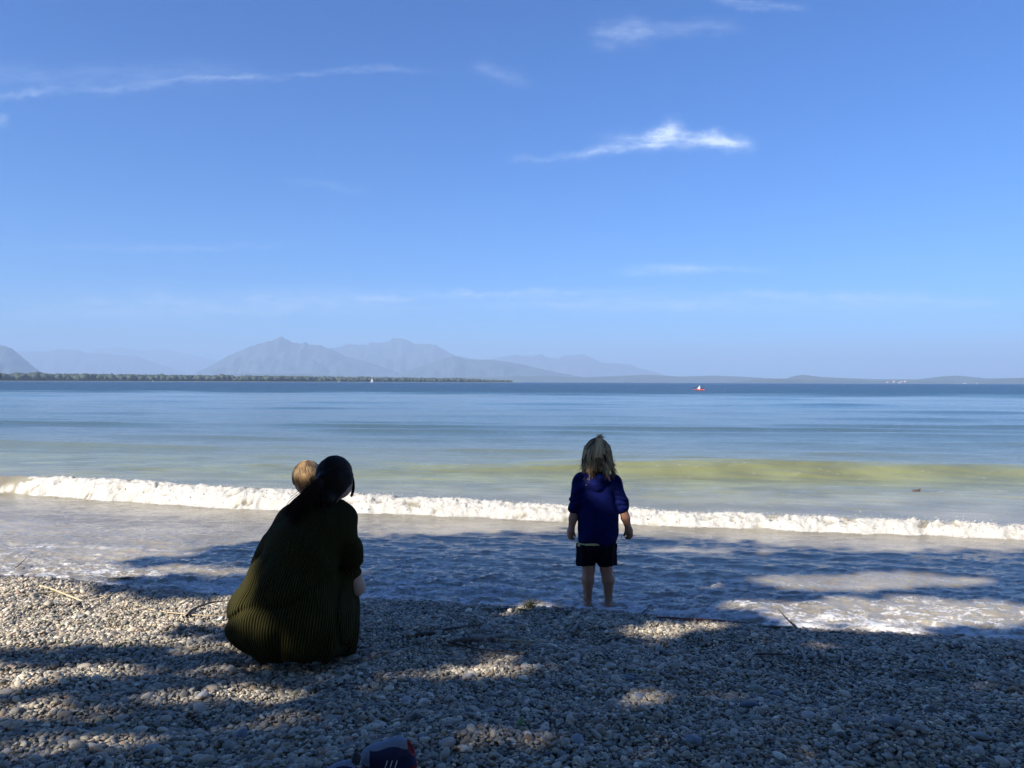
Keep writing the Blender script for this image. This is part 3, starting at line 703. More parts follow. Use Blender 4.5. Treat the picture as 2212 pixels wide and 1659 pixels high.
# neck hole, sleeve ends and hollow skirt
fd.cone(wp(850, 385, .075), wp(870, 320, .10), .056, .07, .0, sub=True)
fd.cone(wp(950, 760, -.03), wp(935, 960, -.01), .010, .018, .05, sub=True); fd.cone(wp(420, 800, .0), wp(385, 900, .02), .006, .014, .04, sub=True)
e1 = wp(988, 990, .10); e2 = wp(300, 925, .14)
fd.F = np.maximum(fd.F, np.where((Xg > -.80) & (Yg < 3.78) & (Zg < .70), (wp(0, 938, .1)[2]-Zg)-10*(Zg < .56), -1).astype(np.float32)) if False else fd.F
fd.ell((-1.03, 3.66, gW+.02), (.22, .20, .13), (0, 0, 0), .0, sub=True)
V, q = fd.mesh()
tz = np.clip((V[:, 2]-.2)/.75, 0, 1)
zc_ = V[:, 2]-.2; cx = -1.07+.20*np.clip(zc_/.75, 0, 1.1)**2; cy = 3.66+.10*zc_
# diagonal drape of the ribs over the upper back
th = np.arctan2(V[:, 0]-cx, -(V[:, 1]-cy))+.0*tz
Rm = np.interp(V[:, 2], [.2, .4, .7, .95], [.25, .25, .20, .17])
lean = sst(.45, .85, V[:, 2])
rib = np.stack([np.sin(th), np.cos(th), V[:, 2]], 1)
me = raw_mesh('knit_dress', V, q)
vattr(me, 'rib', rib)
M = Mat('ribbed_knit', (.045, .047, .018), .95, Specular_IOR_Level=.12)
at_ = M.n('ShaderNodeAttribute', attribute_name='rib'); sx_ = M.n('ShaderNodeSeparateXYZ'); M.l(at_.outputs['Vector'], sx_.inputs[0])
an_ = M.math('ARCTAN2', sx_.outputs[0], sx_.outputs[1])
ph = M.math('MULTIPLY_ADD', an_, 170.0, M.math('MULTIPLY', sx_.outputs[2], 10.0))
hh_ = M.math('MULTIPLY_ADD', M.math('SINE', ph), .5, .5)
row = M.math('MULTIPLY_ADD', M.math('SINE', M.math('MULTIPLY', sx_.outputs[2], 900)), .12, .0)
M.col(M.mix(hh_, (.008, .008, .002), (.058, .054, .016)))
M.bump(M.math('ADD', hh_, row), 1.0, .0042)
me.materials.append(M.m)
dress = child('knit_dress', me, woman)
del fd, Xg, Yg, Zg, ang, sk, fold, hem
# hair
def hairmat(name, c1, c2, rough=.5):
    M = Mat(name, c1, rough); M.b.inputs['Specular IOR Level'].default_value = .14; at_ = M.n('ShaderNodeAttribute', attribute_name='tone'); M.col(M.mix(at_.outputs['Fac'], c1, c2)); return M.m
mat_hair_w = hairmat('dark_brown_hair', (.004, .003, .0028), (.065, .030, .019))
mat_hair_b = hairmat('baby_hair', (.10, .058, .028), (.74, .50, .27), .4)
mat_hair_g = hairmat('blonde_hair', (.026, .017, .010), (.95, .68, .37), .5)
def strands_obj(name, P_, Rr, mat, par, seed=0, k=4):
    v, f = tubes(P_, Rr, k); me = raw_mesh(name, v, f, [mat]); r_ = np.random.default_rng(seed)
    fattr(me, 'tone', np.repeat(np.clip(r_.normal(.45, .3, len(P_)), 0, 1), P_.shape[1]*k)); return me
def shell(c, r, a, b):   # point on a head ellipsoid for polar angle a from the top, azimuth b (0 = back, towards -Y)
    return np.stack([c[0]+r[0]*np.sin(a)*np.sin(b), c[1]-r[1]*np.sin(a)*np.cos(b), c[2]+r[2]*np.cos(a)], -1)
def merge_hair(name, parts, mat, par):
    """parts: (V, F, tone) joined into one hair mesh"""
    Vv, Ff, Tt, o = [], [], [], 0
    for v, f, t_ in parts:
        if f.shape[1] == 4: f = np.concatenate([f[:, :3], f[:, [0, 2, 3]]])
        Vv.append(v); Ff.append(f+o); Tt.append(t_); o += len(v)
    me = raw_mesh(name, np.concatenate(Vv), np.concatenate(Ff), [mat]); fattr(me, 'tone', np.concatenate(Tt)); return child(name, me, par)
def strand_part(P_, Rr, seed, mean=.45, sd=.3, k=4, clump=0):
    v, f = tubes(P_, Rr, k); r_ = np.random.default_rng(seed); P_ = np.asarray(P_)
    t_ = r_.normal(mean, sd, len(P_))+clump*pn(P_[:, len(P_[0])//2, 0]*70, P_[:, len(P_[0])//2, 1]*40, seed)
    return v, f, np.repeat(np.clip(t_, 0, 1), P_.shape[1]*k)
def cap_part(fdl, tone=.1):
    v, f = fdl.mesh(); return v, f, np.full(len(v), tone)

hr = np.array([.086, .099, .097])
hcen = hc+np.array([0, -.004, .010])
tie = wp(800, 266, .005)
fh = Field(hcen-.17, hcen+.17, .005)
fh.ell(hcen, hr*.985, (0, 0, 0), 0)
fh.cone(hcen+np.array([.0, -.05, -.05]), wp(842, 395, .05), .050, .036, .04); fh.cone(hcen+np.array([-.02, -.04, -.05]), wp(812, 405, .0), .048, .044, .03)
fh.cone(tie+np.array([.03, .03, 0]), tie, .05, .028, .03)
fx = Matrix.Rotation(R(-42), 3, 'Z') @ Vector((0, .094, -.040))
fh.ell(hcen+np.array(fx)+np.array([.010, 0, 0]), (.066, .062, .08), (0, 0, -28), 0, sub=True)
parts = [cap_part(fh, .05)]
n = 620; m = 12; b0 = rng.uniform(-2.5, 2.5, n)+.35; a_0 = rng.uniform(.05, 2.0, n)
tt = np.linspace(0, 1, m)[None, :, None]
start = shell(hcen, hr*1.005, a_0, b0)
P_ = start[:, None, :]*(1-tt)+tie[None, None, :]*tt
dv = P_-hcen; dn = np.sqrt(((dv/hr)**2).sum(-1, keepdims=True)); P_ = np.where(dn < 1.01, hcen+dv/dn*1.01, P_)
P_ = P_+rng.normal(0, .0012, (n, 1, 3)); P_[:, -1] = tie+rng.normal(0, .010, (n, 3))
parts.append(strand_part(P_, np.linspace(.0022, .0014, m)[None]*np.ones((n, 1)), 1, .15, .12, 4, .6))
# ponytail over the left shoulder
n = 520; m = 16; path = np.array([tie, wp(765, 285, -.05), wp(700, 350, -.065), wp(640, 410, -.07), wp(585, 460, -.075), wp(545, 528, -.085)])
main = resample(path, m); dirn = np.gradient(main, axis=0); side = np.array([.62, -.1, -.75])
u = rng.uniform(-.45, 1, n)[:, None, None]; spread = np.linspace(.02, 1, m)[None, :, None]**.8
P_ = main[None]+side*u*spread*.052+rng.normal(0, .009, (n, 1, 3))*spread+np.cumsum(rng.normal(0, .0011, (n, m, 3)), 1)
ln = rng.uniform(.62, 1.02, n)
P_ = P_[:, :1]+(P_-P_[:, :1])*(ln[:, None, None]*.0+1)
idxs = np.clip(np.linspace(0, 1, m)[None, :]*ln[:, None]*(m-1), 0, m-1); i0 = np.floor(idxs).astype(int); i1 = np.minimum(i0+1, m-1); fr = (idxs-i0)[..., None]
P_ = np.take_along_axis(P_, i0[..., None].repeat(3, 2), 1)*(1-fr)+np.take_along_axis(P_, i1[..., None].repeat(3, 2), 1)*fr
P_[:, :, 2] -= (rng.uniform(0, .03, n)[:, None]*np.linspace(0, 1, m)**2)
parts.append(strand_part(P_, np.linspace(.0026, .0007, m)[None]*np.ones((n, 1)), 2, .35, .15, 4, .8))
# strands falling straight from the tie onto the back
n = 90; m = 12; tt = np.linspace(0, 1, m)
endp = np.stack([tie[0]+rng.uniform(-.08, .03, n), tie[1]+rng.uniform(-.06, .0, n), tie[2]-rng.uniform(.08, .16, n)], 1)
P_ = tie[None, None]*(1-tt[None, :, None])+endp[:, None]*tt[None, :, None]
P_[:, :, 1] -= .03*np.sin(tt*math.pi)[None]; P_ += np.cumsum(rng.normal(0, .001, (n, m, 3)), 1)
parts.append(strand_part(P_, np.linspace(.0026, .0008, m)[None]*np.ones((n, 1)), 3, .2, .2))
# lock in front of the right ear
n = 60; m = 12; s0 = wp(985, 225, .10); 
P_ = np.array(resample([s0, wp(1006, 280, .12), wp(1010, 330, .13), wp(995, 385, .13)], m))[None]+rng.normal(0, .0035, (n, 1, 3))
parts.append(strand_part(P_, np.linspace(.0022, .0006, m)[None]*np.ones((n, 1)), 4, .1, .1))
hair = merge_hair('hair', parts, mat_hair_w, woman)
tt = np.linspace(0, 2*math.pi, 20); ring = np.array([tie+np.array([.022*math.cos(a), -.008+.010*math.cos(a), .024*math.sin(a)]) for a in tt])
v, f = tubes([ring], [np.full(20, .0035)], 6); tie_o = obj('hair_tie', raw_mesh('hair_tie', v, f, [noisy('tie_cloth', (.16, .03, .06), (.10, .02, .04), 80, .8)]), hair)
# sandals
mat_sole = noisy('sandal_leather', (.05, .035, .03), (.09, .06, .045), 40, .7)
for an, sg in ((ankL, -1), (ankR, 1)):
    fs = Field(an-np.array([.12, .12, .12]), an+np.array([.12, .26, .03]), .004)
    c = an+np.array([sg*.012, .055, -.068]); fs.ell(c, (.045, .125, .012), (0, 0, -sg*10), 0)
    v, f = fs.mesh(); s_ = child('sandal', raw_mesh('sandal', v, f, [mat_sole]), woman)
    for yy, w in ((.10, .045), (.03, .042)):
        arc = [c+np.array([w*math.cos(a)*1.05, yy-.055+.03, .004+.055*math.sin(a)]) for a in np.linspace(0, math.pi, 12)]
        v, f = tubes([arc], [np.full(12, .006)], 6); o_ = obj('strap', raw_mesh('strap', v, f, [mat_sole]), s_)

# ------------------------------------------------------------------ baby held by the woman
bh = wp(690, 258, .34)
baby = thing('person', 'baby with fine golden hair held in front of the crouching woman', 'person', (bh[0], bh[1], .55))
fb = Field(bh-np.array([.25, .2, .55]), bh+np.array([.3, .25, .15]), .005)
eb, mb_ = head(fb, bh, .088, 25)
bt = bh+np.array([.03, .01, -.14])
fb.cone(bh+np.array([.01, 0, -.06]), bt, .035, .04, .02)
fb.cone(bt+np.array([0, 0, -.02]), bt+np.array([.04, .0, -.22]), .07, .085, .04)
for sg in (-1, 1):
    s0 = bt+np.array([sg*.07, 0, -.01]); e0 = s0+np.array([sg*.03, .05, -.08]); w0 = e0+np.array([-sg*.02, .07, .0])
    fb.cone(s0, e0, .03, .026, .015); fb.cone(e0, w0, .026, .02, .01); hand(fb, w0, w0-e0, (0, 0, -1), sg, .085, .7, .003)
    h0 = bt+np.array([.04+sg*.05, .0, -.24]); k0 = h0+np.array([sg*.05, .10, .0]); a0 = k0+np.array([0, .03, -.10])
    fb.cone(h0, k0, .045, .036, .02); fb.cone(k0, a0, .035, .026, .015); fb.cone(a0, a0+np.array([0, .055, -.01]), .024, .018, .012)
V, q = fb.mesh()
child('body', raw_mesh('body', V, q, [mat_skin, mat_lip, mat_eyew, mat_iris], midx=face_idx(V, q, eb, .0125, mb_)), baby)
fb = Field(bt-np.array([.2, .15, .35]), bt+np.array([.25, .2, .1]), .006)
fb.cone(bt+np.array([0, 0, -.02]), bt+np.array([.04, .0, -.23]), .08, .096, .04)
for sg in (-1, 1):
    s0 = bt+np.array([sg*.07, 0, -.01]); e0 = s0+np.array([sg*.03, .05, -.08]); fb.cone(s0, e0, .038, .034, .015)
    h0 = bt+np.array([.04+sg*.05, .0, -.24]); fb.cone(h0, h0+np.array([sg*.045, .09, .0]), .055, .046, .02)
V, q = fb.mesh(); child('romper', raw_mesh('romper', V, q, [noisy('grey_jersey', (.10, .11, .13), (.14, .15, .17), 60, .9)]), baby)
br = np.array([.0745, .086, .084])
fh = Field(bh-.12, bh+.12, .004); fh.ell(bh+np.array([0, -.002, .004]), br*.985, (0, 0, 0), 0)
fxb = np.array(Matrix.Rotation(R(25), 3, 'Z') @ Vector((0, .082, -.035))); fh.ell(bh+fxb, (.062, .055, .075), (0, 0, 25), 0, sub=True)
fh.ell(bh+np.array([0, .0, -.095]), (.09, .09, .045), (0, 0, 0), 0, sub=True)
cp = cap_part(fh, .45); ph_ = np.arctan2(cp[0][:, 0]-bh[0], -(cp[0][:, 1]-bh[1])); cp = (cp[0], cp[1], np.clip(.35+.6*pn(ph_*5, cp[0][:, 2]*8, 3)+.4*pn(ph_*16, cp[0][:, 2]*10, 4), 0, 1)); parts = [cp]
n = 1500; m = 9; b0 = rng.uniform(-2.3, 2.3, n); a0 = rng.uniform(.05, 1.3, n); tt = np.linspace(0, 1, m)[None]
aa = a0[:, None]+tt*rng.uniform(.5, .85, n)[:, None]; bb = b0[:, None]+.25*tt+rng.normal(0, .03, (n, m)).cumsum(1)*.5
P_ = shell(bh+np.array([0, -.002, .004]), br, np.minimum(aa, 2.0), bb)
P_ = P_+(P_-bh)*(.006+.02*tt[..., None]*rng.random((n, 1, 1)))
parts.append(strand_part(P_, np.linspace(.0017, .0009, m)[None]*np.ones((n, 1)), 6, .5, .15, 3, .9))
merge_hair('hair', parts, mat_hair_b, baby)

# ------------------------------------------------------------------ girl standing in the swash
GY = 5.03
def gp(zx, zy, dy=0.):
    y = GY+dy; sx = 1360+zx/3.318; sy_ = 1060+zy/3.318
    return np.array([(sx-1280)/1886*y, y, CAMZ-(sy_-956.0)/1886*y])
g0 = gp(455, 1490)
girl = thing('person', 'blonde girl in dark blue jacket and navy shorts standing barefoot in the foam', 'person', (g0[0], g0[1], 0))
fb = Field((.30, 4.80, -.10), (.88, 5.28, 1.16), .0042)
ghc = gp(445, 262)
eg, mg_ = head(fb, ghc, .098, 3)
fb.cone(gp(445, 330), gp(442, 440), .036, .042, .03)
fb.cone(gp(442, 500), gp(440, 720), .062, .062, .05); fb.cone(gp(442, 720), gp(438, 1000), .062, .070, .05)
fb.cone(gp(330, 465), gp(560, 468), .036, .036, .03)
arms = ((gp(300, 475), gp(262, 690), gp(228, 880), -1), (gp(588, 478), gp(655, 690), gp(706, 872), 1))
for s_, e_, w_, sg in arms:
    fb.cone(s_, e_, .031, .028, .02); fb.cone(e_, (e_+w_)/2, .030, .029, .01); fb.cone((e_+w_)/2, w_, .029, .0195, .01)
    hand(fb, w_, (w_-e_)*1.0+np.array([sg*-.01, .015, 0]), (-sg*.75, -.35, 0), sg*-1*-1, .082, .8, .003)
legs = ((gp(385, 1010), gp(376, 1200), gp(368, 1290, -.01), gp(369, 1440)), (gp(505, 1010), gp(520, 1200), gp(538, 1290, -.01), gp(541, 1450)))
for (h_, k_, c_, a_l), sg in zip(legs, (-1, 1)):
    fb.cone(h_, k_, .052, .040, .03); fb.cone(k_, c_, .040, .041, .012); fb.cone(c_, a_l, .040, .0245, .012)
    a2l = a_l+np.array([0, 0, -.035]); fb.cone(a_l, a2l, .0245, .026, .01)
    tip = a2l+np.array([sg*.015, .11, -.022]); fb.ell(a2l+np.array([0, -.015, -.008]), (.024, .026, .024), (0, 0, 0), .01); fb.cone(a2l, tip, .025, .018, .012)
    for i in range(5): fb.cone(tip+np.array([(i-2)*.011, 0, -.004]), tip+np.array([(i-2)*.012, .022-.002*i*(1 if sg > 0 else -1), -.006]), .0075, .006, .004)
V, q = fb.mesh()
child('body', raw_mesh('body', V, q, [mat_skin_girl, mat_lip, mat_eyew, mat_iris], midx=face_idx(V, q, eg, .014, mg_)), girl)
del fb
# hooded jacket
fj = Field((.28, 4.80, .38), (.90, 5.24, 1.02), .0045)
fj.cone(gp(330, 478), gp(560, 480), .050, .050, .03)
fj.ell(gp(442, 560), (.128, .088, .115), (0, 0, 0), .04)
fj.ell(gp(447, 740), (.136, .092, .15), (0, 0, 0), .05)
fj.ell(gp(452, 905), (.139, .098, .13), (0, 0, 0), .05)
fj.cone(gp(360, 440, -.01), gp(530, 440, -.01), .030, .030, .02)
for (s_, e_, w_, sg) in arms:
    fj.cone(s_, e_, .050, .041, .025)
    fj.cone(e_+(s_-e_)*.0, e_+(w_-e_)*.08, .042, .036, .01)
    for j, (f_, rr_) in enumerate(((.42, .050), (.62, .052), (.80, .050), (.98, .043))):
        c = s_*(1-f_)+e_*f_+np.array([sg*.006*(1 if j % 2 else -1), -.004, 0]); fj.ell(c, (rr_, rr_*.97, .020), (0, sg*(14+8*(j % 2)), 0), .010)
fj.ell(gp(630, 575), (.030, .035, .020), (0, 20, 0), .012); fj.ell(gp(248, 612), (.028, .034, .012), (0, -10, 0), .008)
hd = Field  # hood lying on the back
for a in np.linspace(-1, 1, 9): fj.cone(gp(442+a*75, 430+30*(1-a*a), -.055-.035*(1-a*a)), gp(442+a*68, 470+60*(1-a*a), -.050-.03*(1-a*a)), .024, .018, .02)
Xg, Yg, Zg = fj.all_pts()
fj.F += (.0045*np.sin(Zg*70+9*np.sin(Xg*9)+5*Yg)*np.clip((Zg-.5)*3, 0.2, 1)+.0045*np.sin(Xg*42+6*np.sin(Zg*8))).astype(np.float32)
hemz = gp(0, 992)[2]-.026*sst(-.11, -.05, Xg-g0[0])+.004*np.sin(Xg*25)
fj.F = np.where(np.abs(Xg-g0[0]) < .152, np.maximum(fj.F, (hemz-Zg).astype(np.float32)), fj.F)
V, q = fj.mesh()
mat_jkt = noisy('navy_fleece', (.0006, .003, .050), (.0015, .007, .09), 60, .85, .5, .004, Specular_IOR_Level=.15)
child('jacket', raw_mesh('jacket', V, q, [mat_jkt]), girl)
fj = Field((.36, 4.84, .20), (.80, 5.22, .46), .0045)
zt = gp(0, 985)[2]; sh0 = gp(433, 1000)
for sg, (hx, kx, kz) in zip((-1, 1), ((378, 350, 1140), (500, 527, 1148))):
    a, b = gp(hx, 1000), gp(kx, kz); fj.cone(a, b, .082, .066, .012)
fj.ell(gp(440, 1010), (.130, .098, .055), (0, 0, 0), .02)
Xg, Yg, Zg = fj.all_pts(); fj.F += (.004*np.sin(np.arctan2(Yg-GY, Xg-sh0[0])*13)).astype(np.float32)
fj.F = np.maximum(fj.F, (gp(0, 1168)[2]+.03*(Xg-sh0[0])*-.3+.006*np.sin(Xg*40)-Zg).astype(np.float32)); fj.F = np.maximum(fj.F, (Zg-(zt-.001)).astype(np.float32))
fj.cone(gp(444, 1060, -.12), gp(444, 1200, -.12), .004, .012, .01, sub=True); fj.cone(gp(444, 1060, .12), gp(444, 1200, .12), .004, .012, .01, sub=True)
for yy in np.linspace(-.1, .1, 12): fj.cone(gp(443, 1075, yy), gp(444, 1200, yy), .003, .009, .006, sub=True)
V, q = fj.mesh(); child('shorts', raw_mesh('shorts', V, q, [noisy('navy_cotton', (.003, .0035, .010), (.005, .006, .014), 60, .9, Specular_IOR_Level=.15)]), girl)
fj = Field((.36, 4.84, .38), (.80, 5.22, .50), .0045)
fj.ell(gp(424, 982), (.127, .090, .027), (0, -7, 0), 0); V, q = fj.mesh()
child('undershirt', raw_mesh('undershirt', V, q, [noisy('yellow_jersey', (.55, .48, .20), (.48, .42, .16), 60, .9)]), girl)
# girl's hair: tuft tied on top, loose waves to the shoulders
gr = np.array([.088, .098, .104]); gc = ghc+np.array([0, -.003, .012])
fh = Field(gc-.17, gc+.17, .0045); fh.ell(gc, gr*.97, (0, 0, 0), 0)
fh.cone(gc+np.array([0, -.03, -.05]), gp(440, 385, -.03), .075, .045, .03)
fh.ell(gc+np.array([0, .10, -.05]), (.07, .07, .085), (0, 0, 0), 0, sub=True)
parts = [cap_part(fh, .12)]
knot = gp(458, 138, -.03); top = knot+np.array([.003, .0, .012])
n = 420; m = 10; b0 = rng.uniform(-2.7, 2.7, n); a0 = rng.uniform(.7, 1.5, n)      # swept up to the knot
tt = np.linspace(0, 1, m)[None, :, None]; st_ = shell(gc, gr*1.0, a0, b0)
P_ = st_[:, None]*(1-tt)+knot[None, None]*tt; dv = P_-gc; dn = np.sqrt(((dv/gr)**2).sum(-1, keepdims=True)); P_ = np.where(dn < 1.0, gc+dv/dn*1.0, P_)
P_ = P_+rng.normal(0, .002, (n, 1, 3)); parts.append(strand_part(P_, np.full((n, m), .0020), 8, .15, .12, 4, .8))
def fall(n, b_lo, b_hi, L_lo, L_hi, flip, rad, seed, a_lo=.9, a_hi=1.5, mean=.5, puff=.0):
    r_ = np.random.default_rng(seed); m = 18; out = []
    nl = max(4, n//6); lk = r_.integers(nl, size=n); b = r_.uniform(b_lo, b_hi, nl)[lk]+r_.normal(0, .07, n); a = r_.uniform(a_lo, a_hi, nl)[lk]+r_.normal(0, .03, n); Ln_ = r_.uniform(L_lo, L_hi, nl)[lk]*r_.uniform(.9, 1.05, n)
    wvl = r_.uniform(0, 6.28, nl)[lk]; wal = r_.uniform(.15, .8, nl)[lk]; fl_ = r_.uniform(.3, 1.7, nl)[lk]; lt = r_.normal(0, .33, nl)[lk]
    for i in range(n):
        p = shell(gc, gr*(1.01+puff*r_.random()), a[i], b[i]); pts = [p]
        outv = np.array([math.sin(b[i]), -math.cos(b[i]), 0]); ds_ = Ln_[i]/m; wv = wvl[i]+r_.normal(0, .2); wa = wal[i]
        for j in range(1, m):
            t_ = j/m; q_ = (p-gc)/gr; rad_ = np.linalg.norm(q_)
            d_ = np.array([0, 0, -1.])+outv*(flip*fl_[i]*max(0, t_-.45)**1.3*2.2)+np.array([math.cos(wv+t_*9), math.sin(wv+t_*8), 0])*wa*.5
            p = p+d_/np.linalg.norm(d_)*ds_; q_ = (p-gc)/gr; rad_ = np.linalg.norm(q_)
            if rad_ < 1.01 and p[2] > gc[2]-.06: p = gc+q_/rad_*1.012*gr
            pts.append(p)
        out.append(pts)
    v, f = tubes(np.array(out), np.linspace(rad, rad*.3, m)[None]*np.ones((n, 1)), 4)
    return v, f, np.repeat(np.clip(mean+lt+r_.normal(0, .08, n), 0, 1), m*4)
parts.append(fall(330, -1.7, -.35, .15, .245, .30, .0024, 21, .9, 1.5, .28))
parts.append(fall(300, .35, 1.7, .15, .225, .75, .0024, 22, .9, 1.5, .33))
parts.append(fall(170, -.55, .55, .08, .13, .15, .0020, 23, 1.0, 1.7, .05))
parts.append(fall(60, -2.0, -1.0, .13, .20, 1.1, .0009, 24, .9, 1.5, .6, .12))
parts.append(fall(60, 1.0, 2.0, .13, .20, 1.2, .0009, 25, .9, 1.5, .6, .12))
# the tuft's tail falls over the back of the head
n = 170; m = 18; out = []
for i in range(n):
    sx0 = rng.choice([-1.5, -.9, -.3, .4, .8, 1.4])+rng.normal(0, .12); pts = []
    Ln_ = rng.uniform(.12, .24)
    for j in range(m):
        t_ = j/(m-1); z = top[2]+.008*math.sin(min(1, t_*4)*math.pi)-Ln_*max(0, t_-.12)
        x = top[0]+sx0*(.009+.016*t_**1.1)-.020*t_+.004*math.sin(t_*9+i); y = top[1]-.012-.035*t_**.5-.03*t_
        p = np.array([x, y, z]); q_ = (p-gc)/gr; rd = np.linalg.norm(q_)
        if rd < 1.06 and z > gc[2]-.08: p = gc+q_/rd*1.06*gr
        pts.append(p)
    out.append(pts)
parts.append(strand_part(np.array(out), np.linspace(.0025, .0009, m)[None]*np.ones((n, 1)), 26, .68, .22, 4, .6))
n = 90; out = [[top+rng.normal(0, .004, 3), top+rng.normal(0, .008, 3)+np.array([0, 0, .012]), top+rng.normal(0, .018, 3)+np.array([.004, -.01, .016])] for i in range(n)]
parts.append(strand_part(np.array(out), np.array([[.0016, .0012, .0005]])*np.ones((n, 1)), 27, .75, .2))
hg = merge_hair('hair', parts, mat_hair_g, girl)

# ------------------------------------------------------------------ kayaker
kz = at(1512, 843.0, 0.0); D = 147.0; kx = (1511-1106)/F*D
kay = thing('kayak', 'small red kayak seen end-on far out on the blue water', 'kayak', (kx, D, .02)); kay.rotation_euler.z = R(-68)
obj('hull', hull(3.1, .80, .17, Mat('red_plastic', (.62, .07, .04), .35).m), kay)
tt = np.linspace(0, 2*math.pi, 24); ring = [(.42*math.cos(a), .24*math.sin(a), .19) for a in tt]
v, f = tubes([ring], [np.full(24, .03)], 6); obj('cockpit_rim', raw_mesh('cockpit_rim', v, f, [mat_dark]), kay)
fb = Field((-.7, -.6, -.1), (.7, .6, 1.1), .016)
fb.cone((0, 0, .12), (0, .02, .48), .15, .17, .05); fb.cone((-.16, 0, .50), (.16, 0, .50), .06, .06, .04); fb.cone((0, 0, .5), (0, 0, .64), .05, .05, .02)
fb.ell((0, 0, .74), (.08, .095, .11), (0, 0, 0), .02)
for sg in (-1, 1):
    fb.cone((sg*.2, 0, .5), (sg*.30, .14, .30), .05, .042, .02); fb.cone((sg*.30, .14, .30), (sg*.28, .34, .36), .04, .032, .02); fb.cone((sg*.28, .36, .36), (sg*.27, .40, .36), .04, .04, .01)
    fb.cone((sg*.08, .0, .12), (sg*.14, .4, .16), .075, .06, .02)
pk = thing('person', 'person in a white shirt and white cap paddling the red kayak', 'person', (kx, D, .05)); pk.rotation_euler.z = R(20)
V, q = fb.mesh(); obj('body', raw_mesh('body', V, q, [mat_skin]), pk)
fb = Field((-.7, -.6, -.1), (.7, .6, .7), .016); fb.cone((0, 0, .14), (0, .02, .46), .17, .19, .05); fb.cone((-.17, 0, .50), (.17, 0, .50), .075, .075, .04)
for sg in (-1, 1): fb.cone((sg*.2, 0, .5), (sg*.29, .12, .32), .065, .06, .02)
mat_wcl = noisy('white_cotton', (.8, .79, .77), (.7, .7, .68), 30, .9)
V, q = fb.mesh(); obj('shirt', raw_mesh('shirt', V, q, [mat_wcl]), pk)
fb = Field((-.25, -.25, .6), (.25, .35, 1.0), .012); fb.ell((0, 0, .80), (.10, .115, .075), (0, 0, 0), 0); fb.ell((0, .13, .79), (.085, .09, .014), (0, 0, 0), .01)
V, q = fb.mesh(); obj('cap', raw_mesh('cap', V, q, [mat_wcl]), pk)
pd = thing('paddle', 'dark double-bladed paddle held across the red kayak', 'paddle', (kx, D+.1, .42)); pd.rotation_euler = (0, R(6), R(18))
v, f = tubes([[(-.8, .3, 0), (0, .3, 0), (.8, .3, 0)]], [[.018, .018, .018]], 6); obj('shaft', raw_mesh('shaft', v, f, [mat_dark]), pd)
for sg in (-1, 1):
    fb = Field((-.3, -.2, -.2), (.3, .2, .2), .012); fb.ell((0, 0, 0), (.22, .02, .09), (0, 0, 0), 0); V, q = fb.mesh(); V = V+np.array([sg*.92, .3, 0])
    obj('blade', raw_mesh('blade', V, q, [mat_dark]), pd)
# ------------------------------------------------------------------ pebbles (uncountable gravel, instanced on points)
def pebble_points():
    P_ = []
    def add(n, xl, yl, wedge):
        x = rng.uniform(-xl, xl, n); y = rng.uniform(yl[0], yl[1], n)
        k = (np.abs(x) < .74*y+.25) if wedge else (np.abs(x) >= .74*y+.25)
        k &= y < shore(x)+.10
        P_.append(np.stack([x[k], y[k], np.full(k.sum(), 1. if wedge else 1.35)], 1))
    add(int(6.6*2*5.4*13200), 5.4, (1.9, 7.3), True)
    add(int(2*6.5*7.2*2300), 6.5, (.6, 7.8), False)
    return np.concatenate(P_)
PP = pebble_points(); n = len(PP)
gzp = ground(PP[:, 0], PP[:, 1])
patchy = pn(PP[:, 0]*1.1, PP[:, 1]*1.1, 14)
a = .0072*np.exp(rng.normal(0, .36, n))*(1+.28*patchy)*PP[:, 2]; big = rng.random(n) < .022; a[big] *= rng.uniform(1.4, 2.4, big.sum()); a = np.clip(a, .0035, .028)
bq = a*rng.uniform(.6, .92, n); cq = a*rng.uniform(.38, .68, n)
rot = np.stack([rng.normal(0, .35, n), rng.normal(0, .35, n), rng.uniform(0, 6.28, n)], 1)
zz = gzp+rng.uniform(-.009, .013, n)+cq*.25
ds = shore(PP[:, 0])-PP[:, 1]; wet = sst(.36, .06, ds+.06*pn(PP[:, 0]*4, PP[:, 1]*4, 15))
base = np.array([(.37, .345, .31), (.27, .265, .255), (.45, .415, .37), (.17, .175, .18), (.34, .295, .24), (.30, .245, .19), (.55, .52, .46), (.09, .092, .095), (.25, .265, .235), (.37, .275, .225)])
w8 = np.array([.20, .19, .15, .13, .09, .05, .07, .06, .04, .02]); ci = rng.choice(10, n, p=w8/w8.sum())
colp = np.minimum(base[ci]*np.array([1.05, 1.0, .87])*1.12*rng.uniform(.62, 1.30, (n, 1)), .82)*(1-.58*wet[:, None])
pm = bpy.data.meshes.new('pebbles'); pm.vertices.add(n); pm.vertices.foreach_set('co', np.stack([PP[:, 0], PP[:, 1], zz], 1).astype(np.float32).ravel())
vattr(pm, 'rot', rot); vattr(pm, 'scl', np.stack([a, bq, cq], 1)); cattr(pm, 'pcol', colp); fattr(pm, 'wet', wet)
ai = pm.attributes.new('pick', 'INT', 'POINT'); ai.data.foreach_set('value', rng.integers(0, 7, n).astype(np.int32))
M = Mat('pebble_stone', (.3, .3, .3), .6)
ia = M.n('ShaderNodeAttribute', attribute_name='pcol', attribute_type='INSTANCER'); iw = M.n('ShaderNodeAttribute', attribute_name='wet', attribute_type='INSTANCER')
oi = M.n('ShaderNodeObjectInfo'); nzp = M.noise(2.2, 4, .6); mm = M.math('MULTIPLY_ADD', nzp, .7, .62)
mcol = M.n('ShaderNodeMix'); mcol.data_type = 'RGBA'; mcol.blend_type = 'MULTIPLY'; mcol.inputs[0].default_value = 1; M.l(ia.outputs['Color'], mcol.inputs[6])
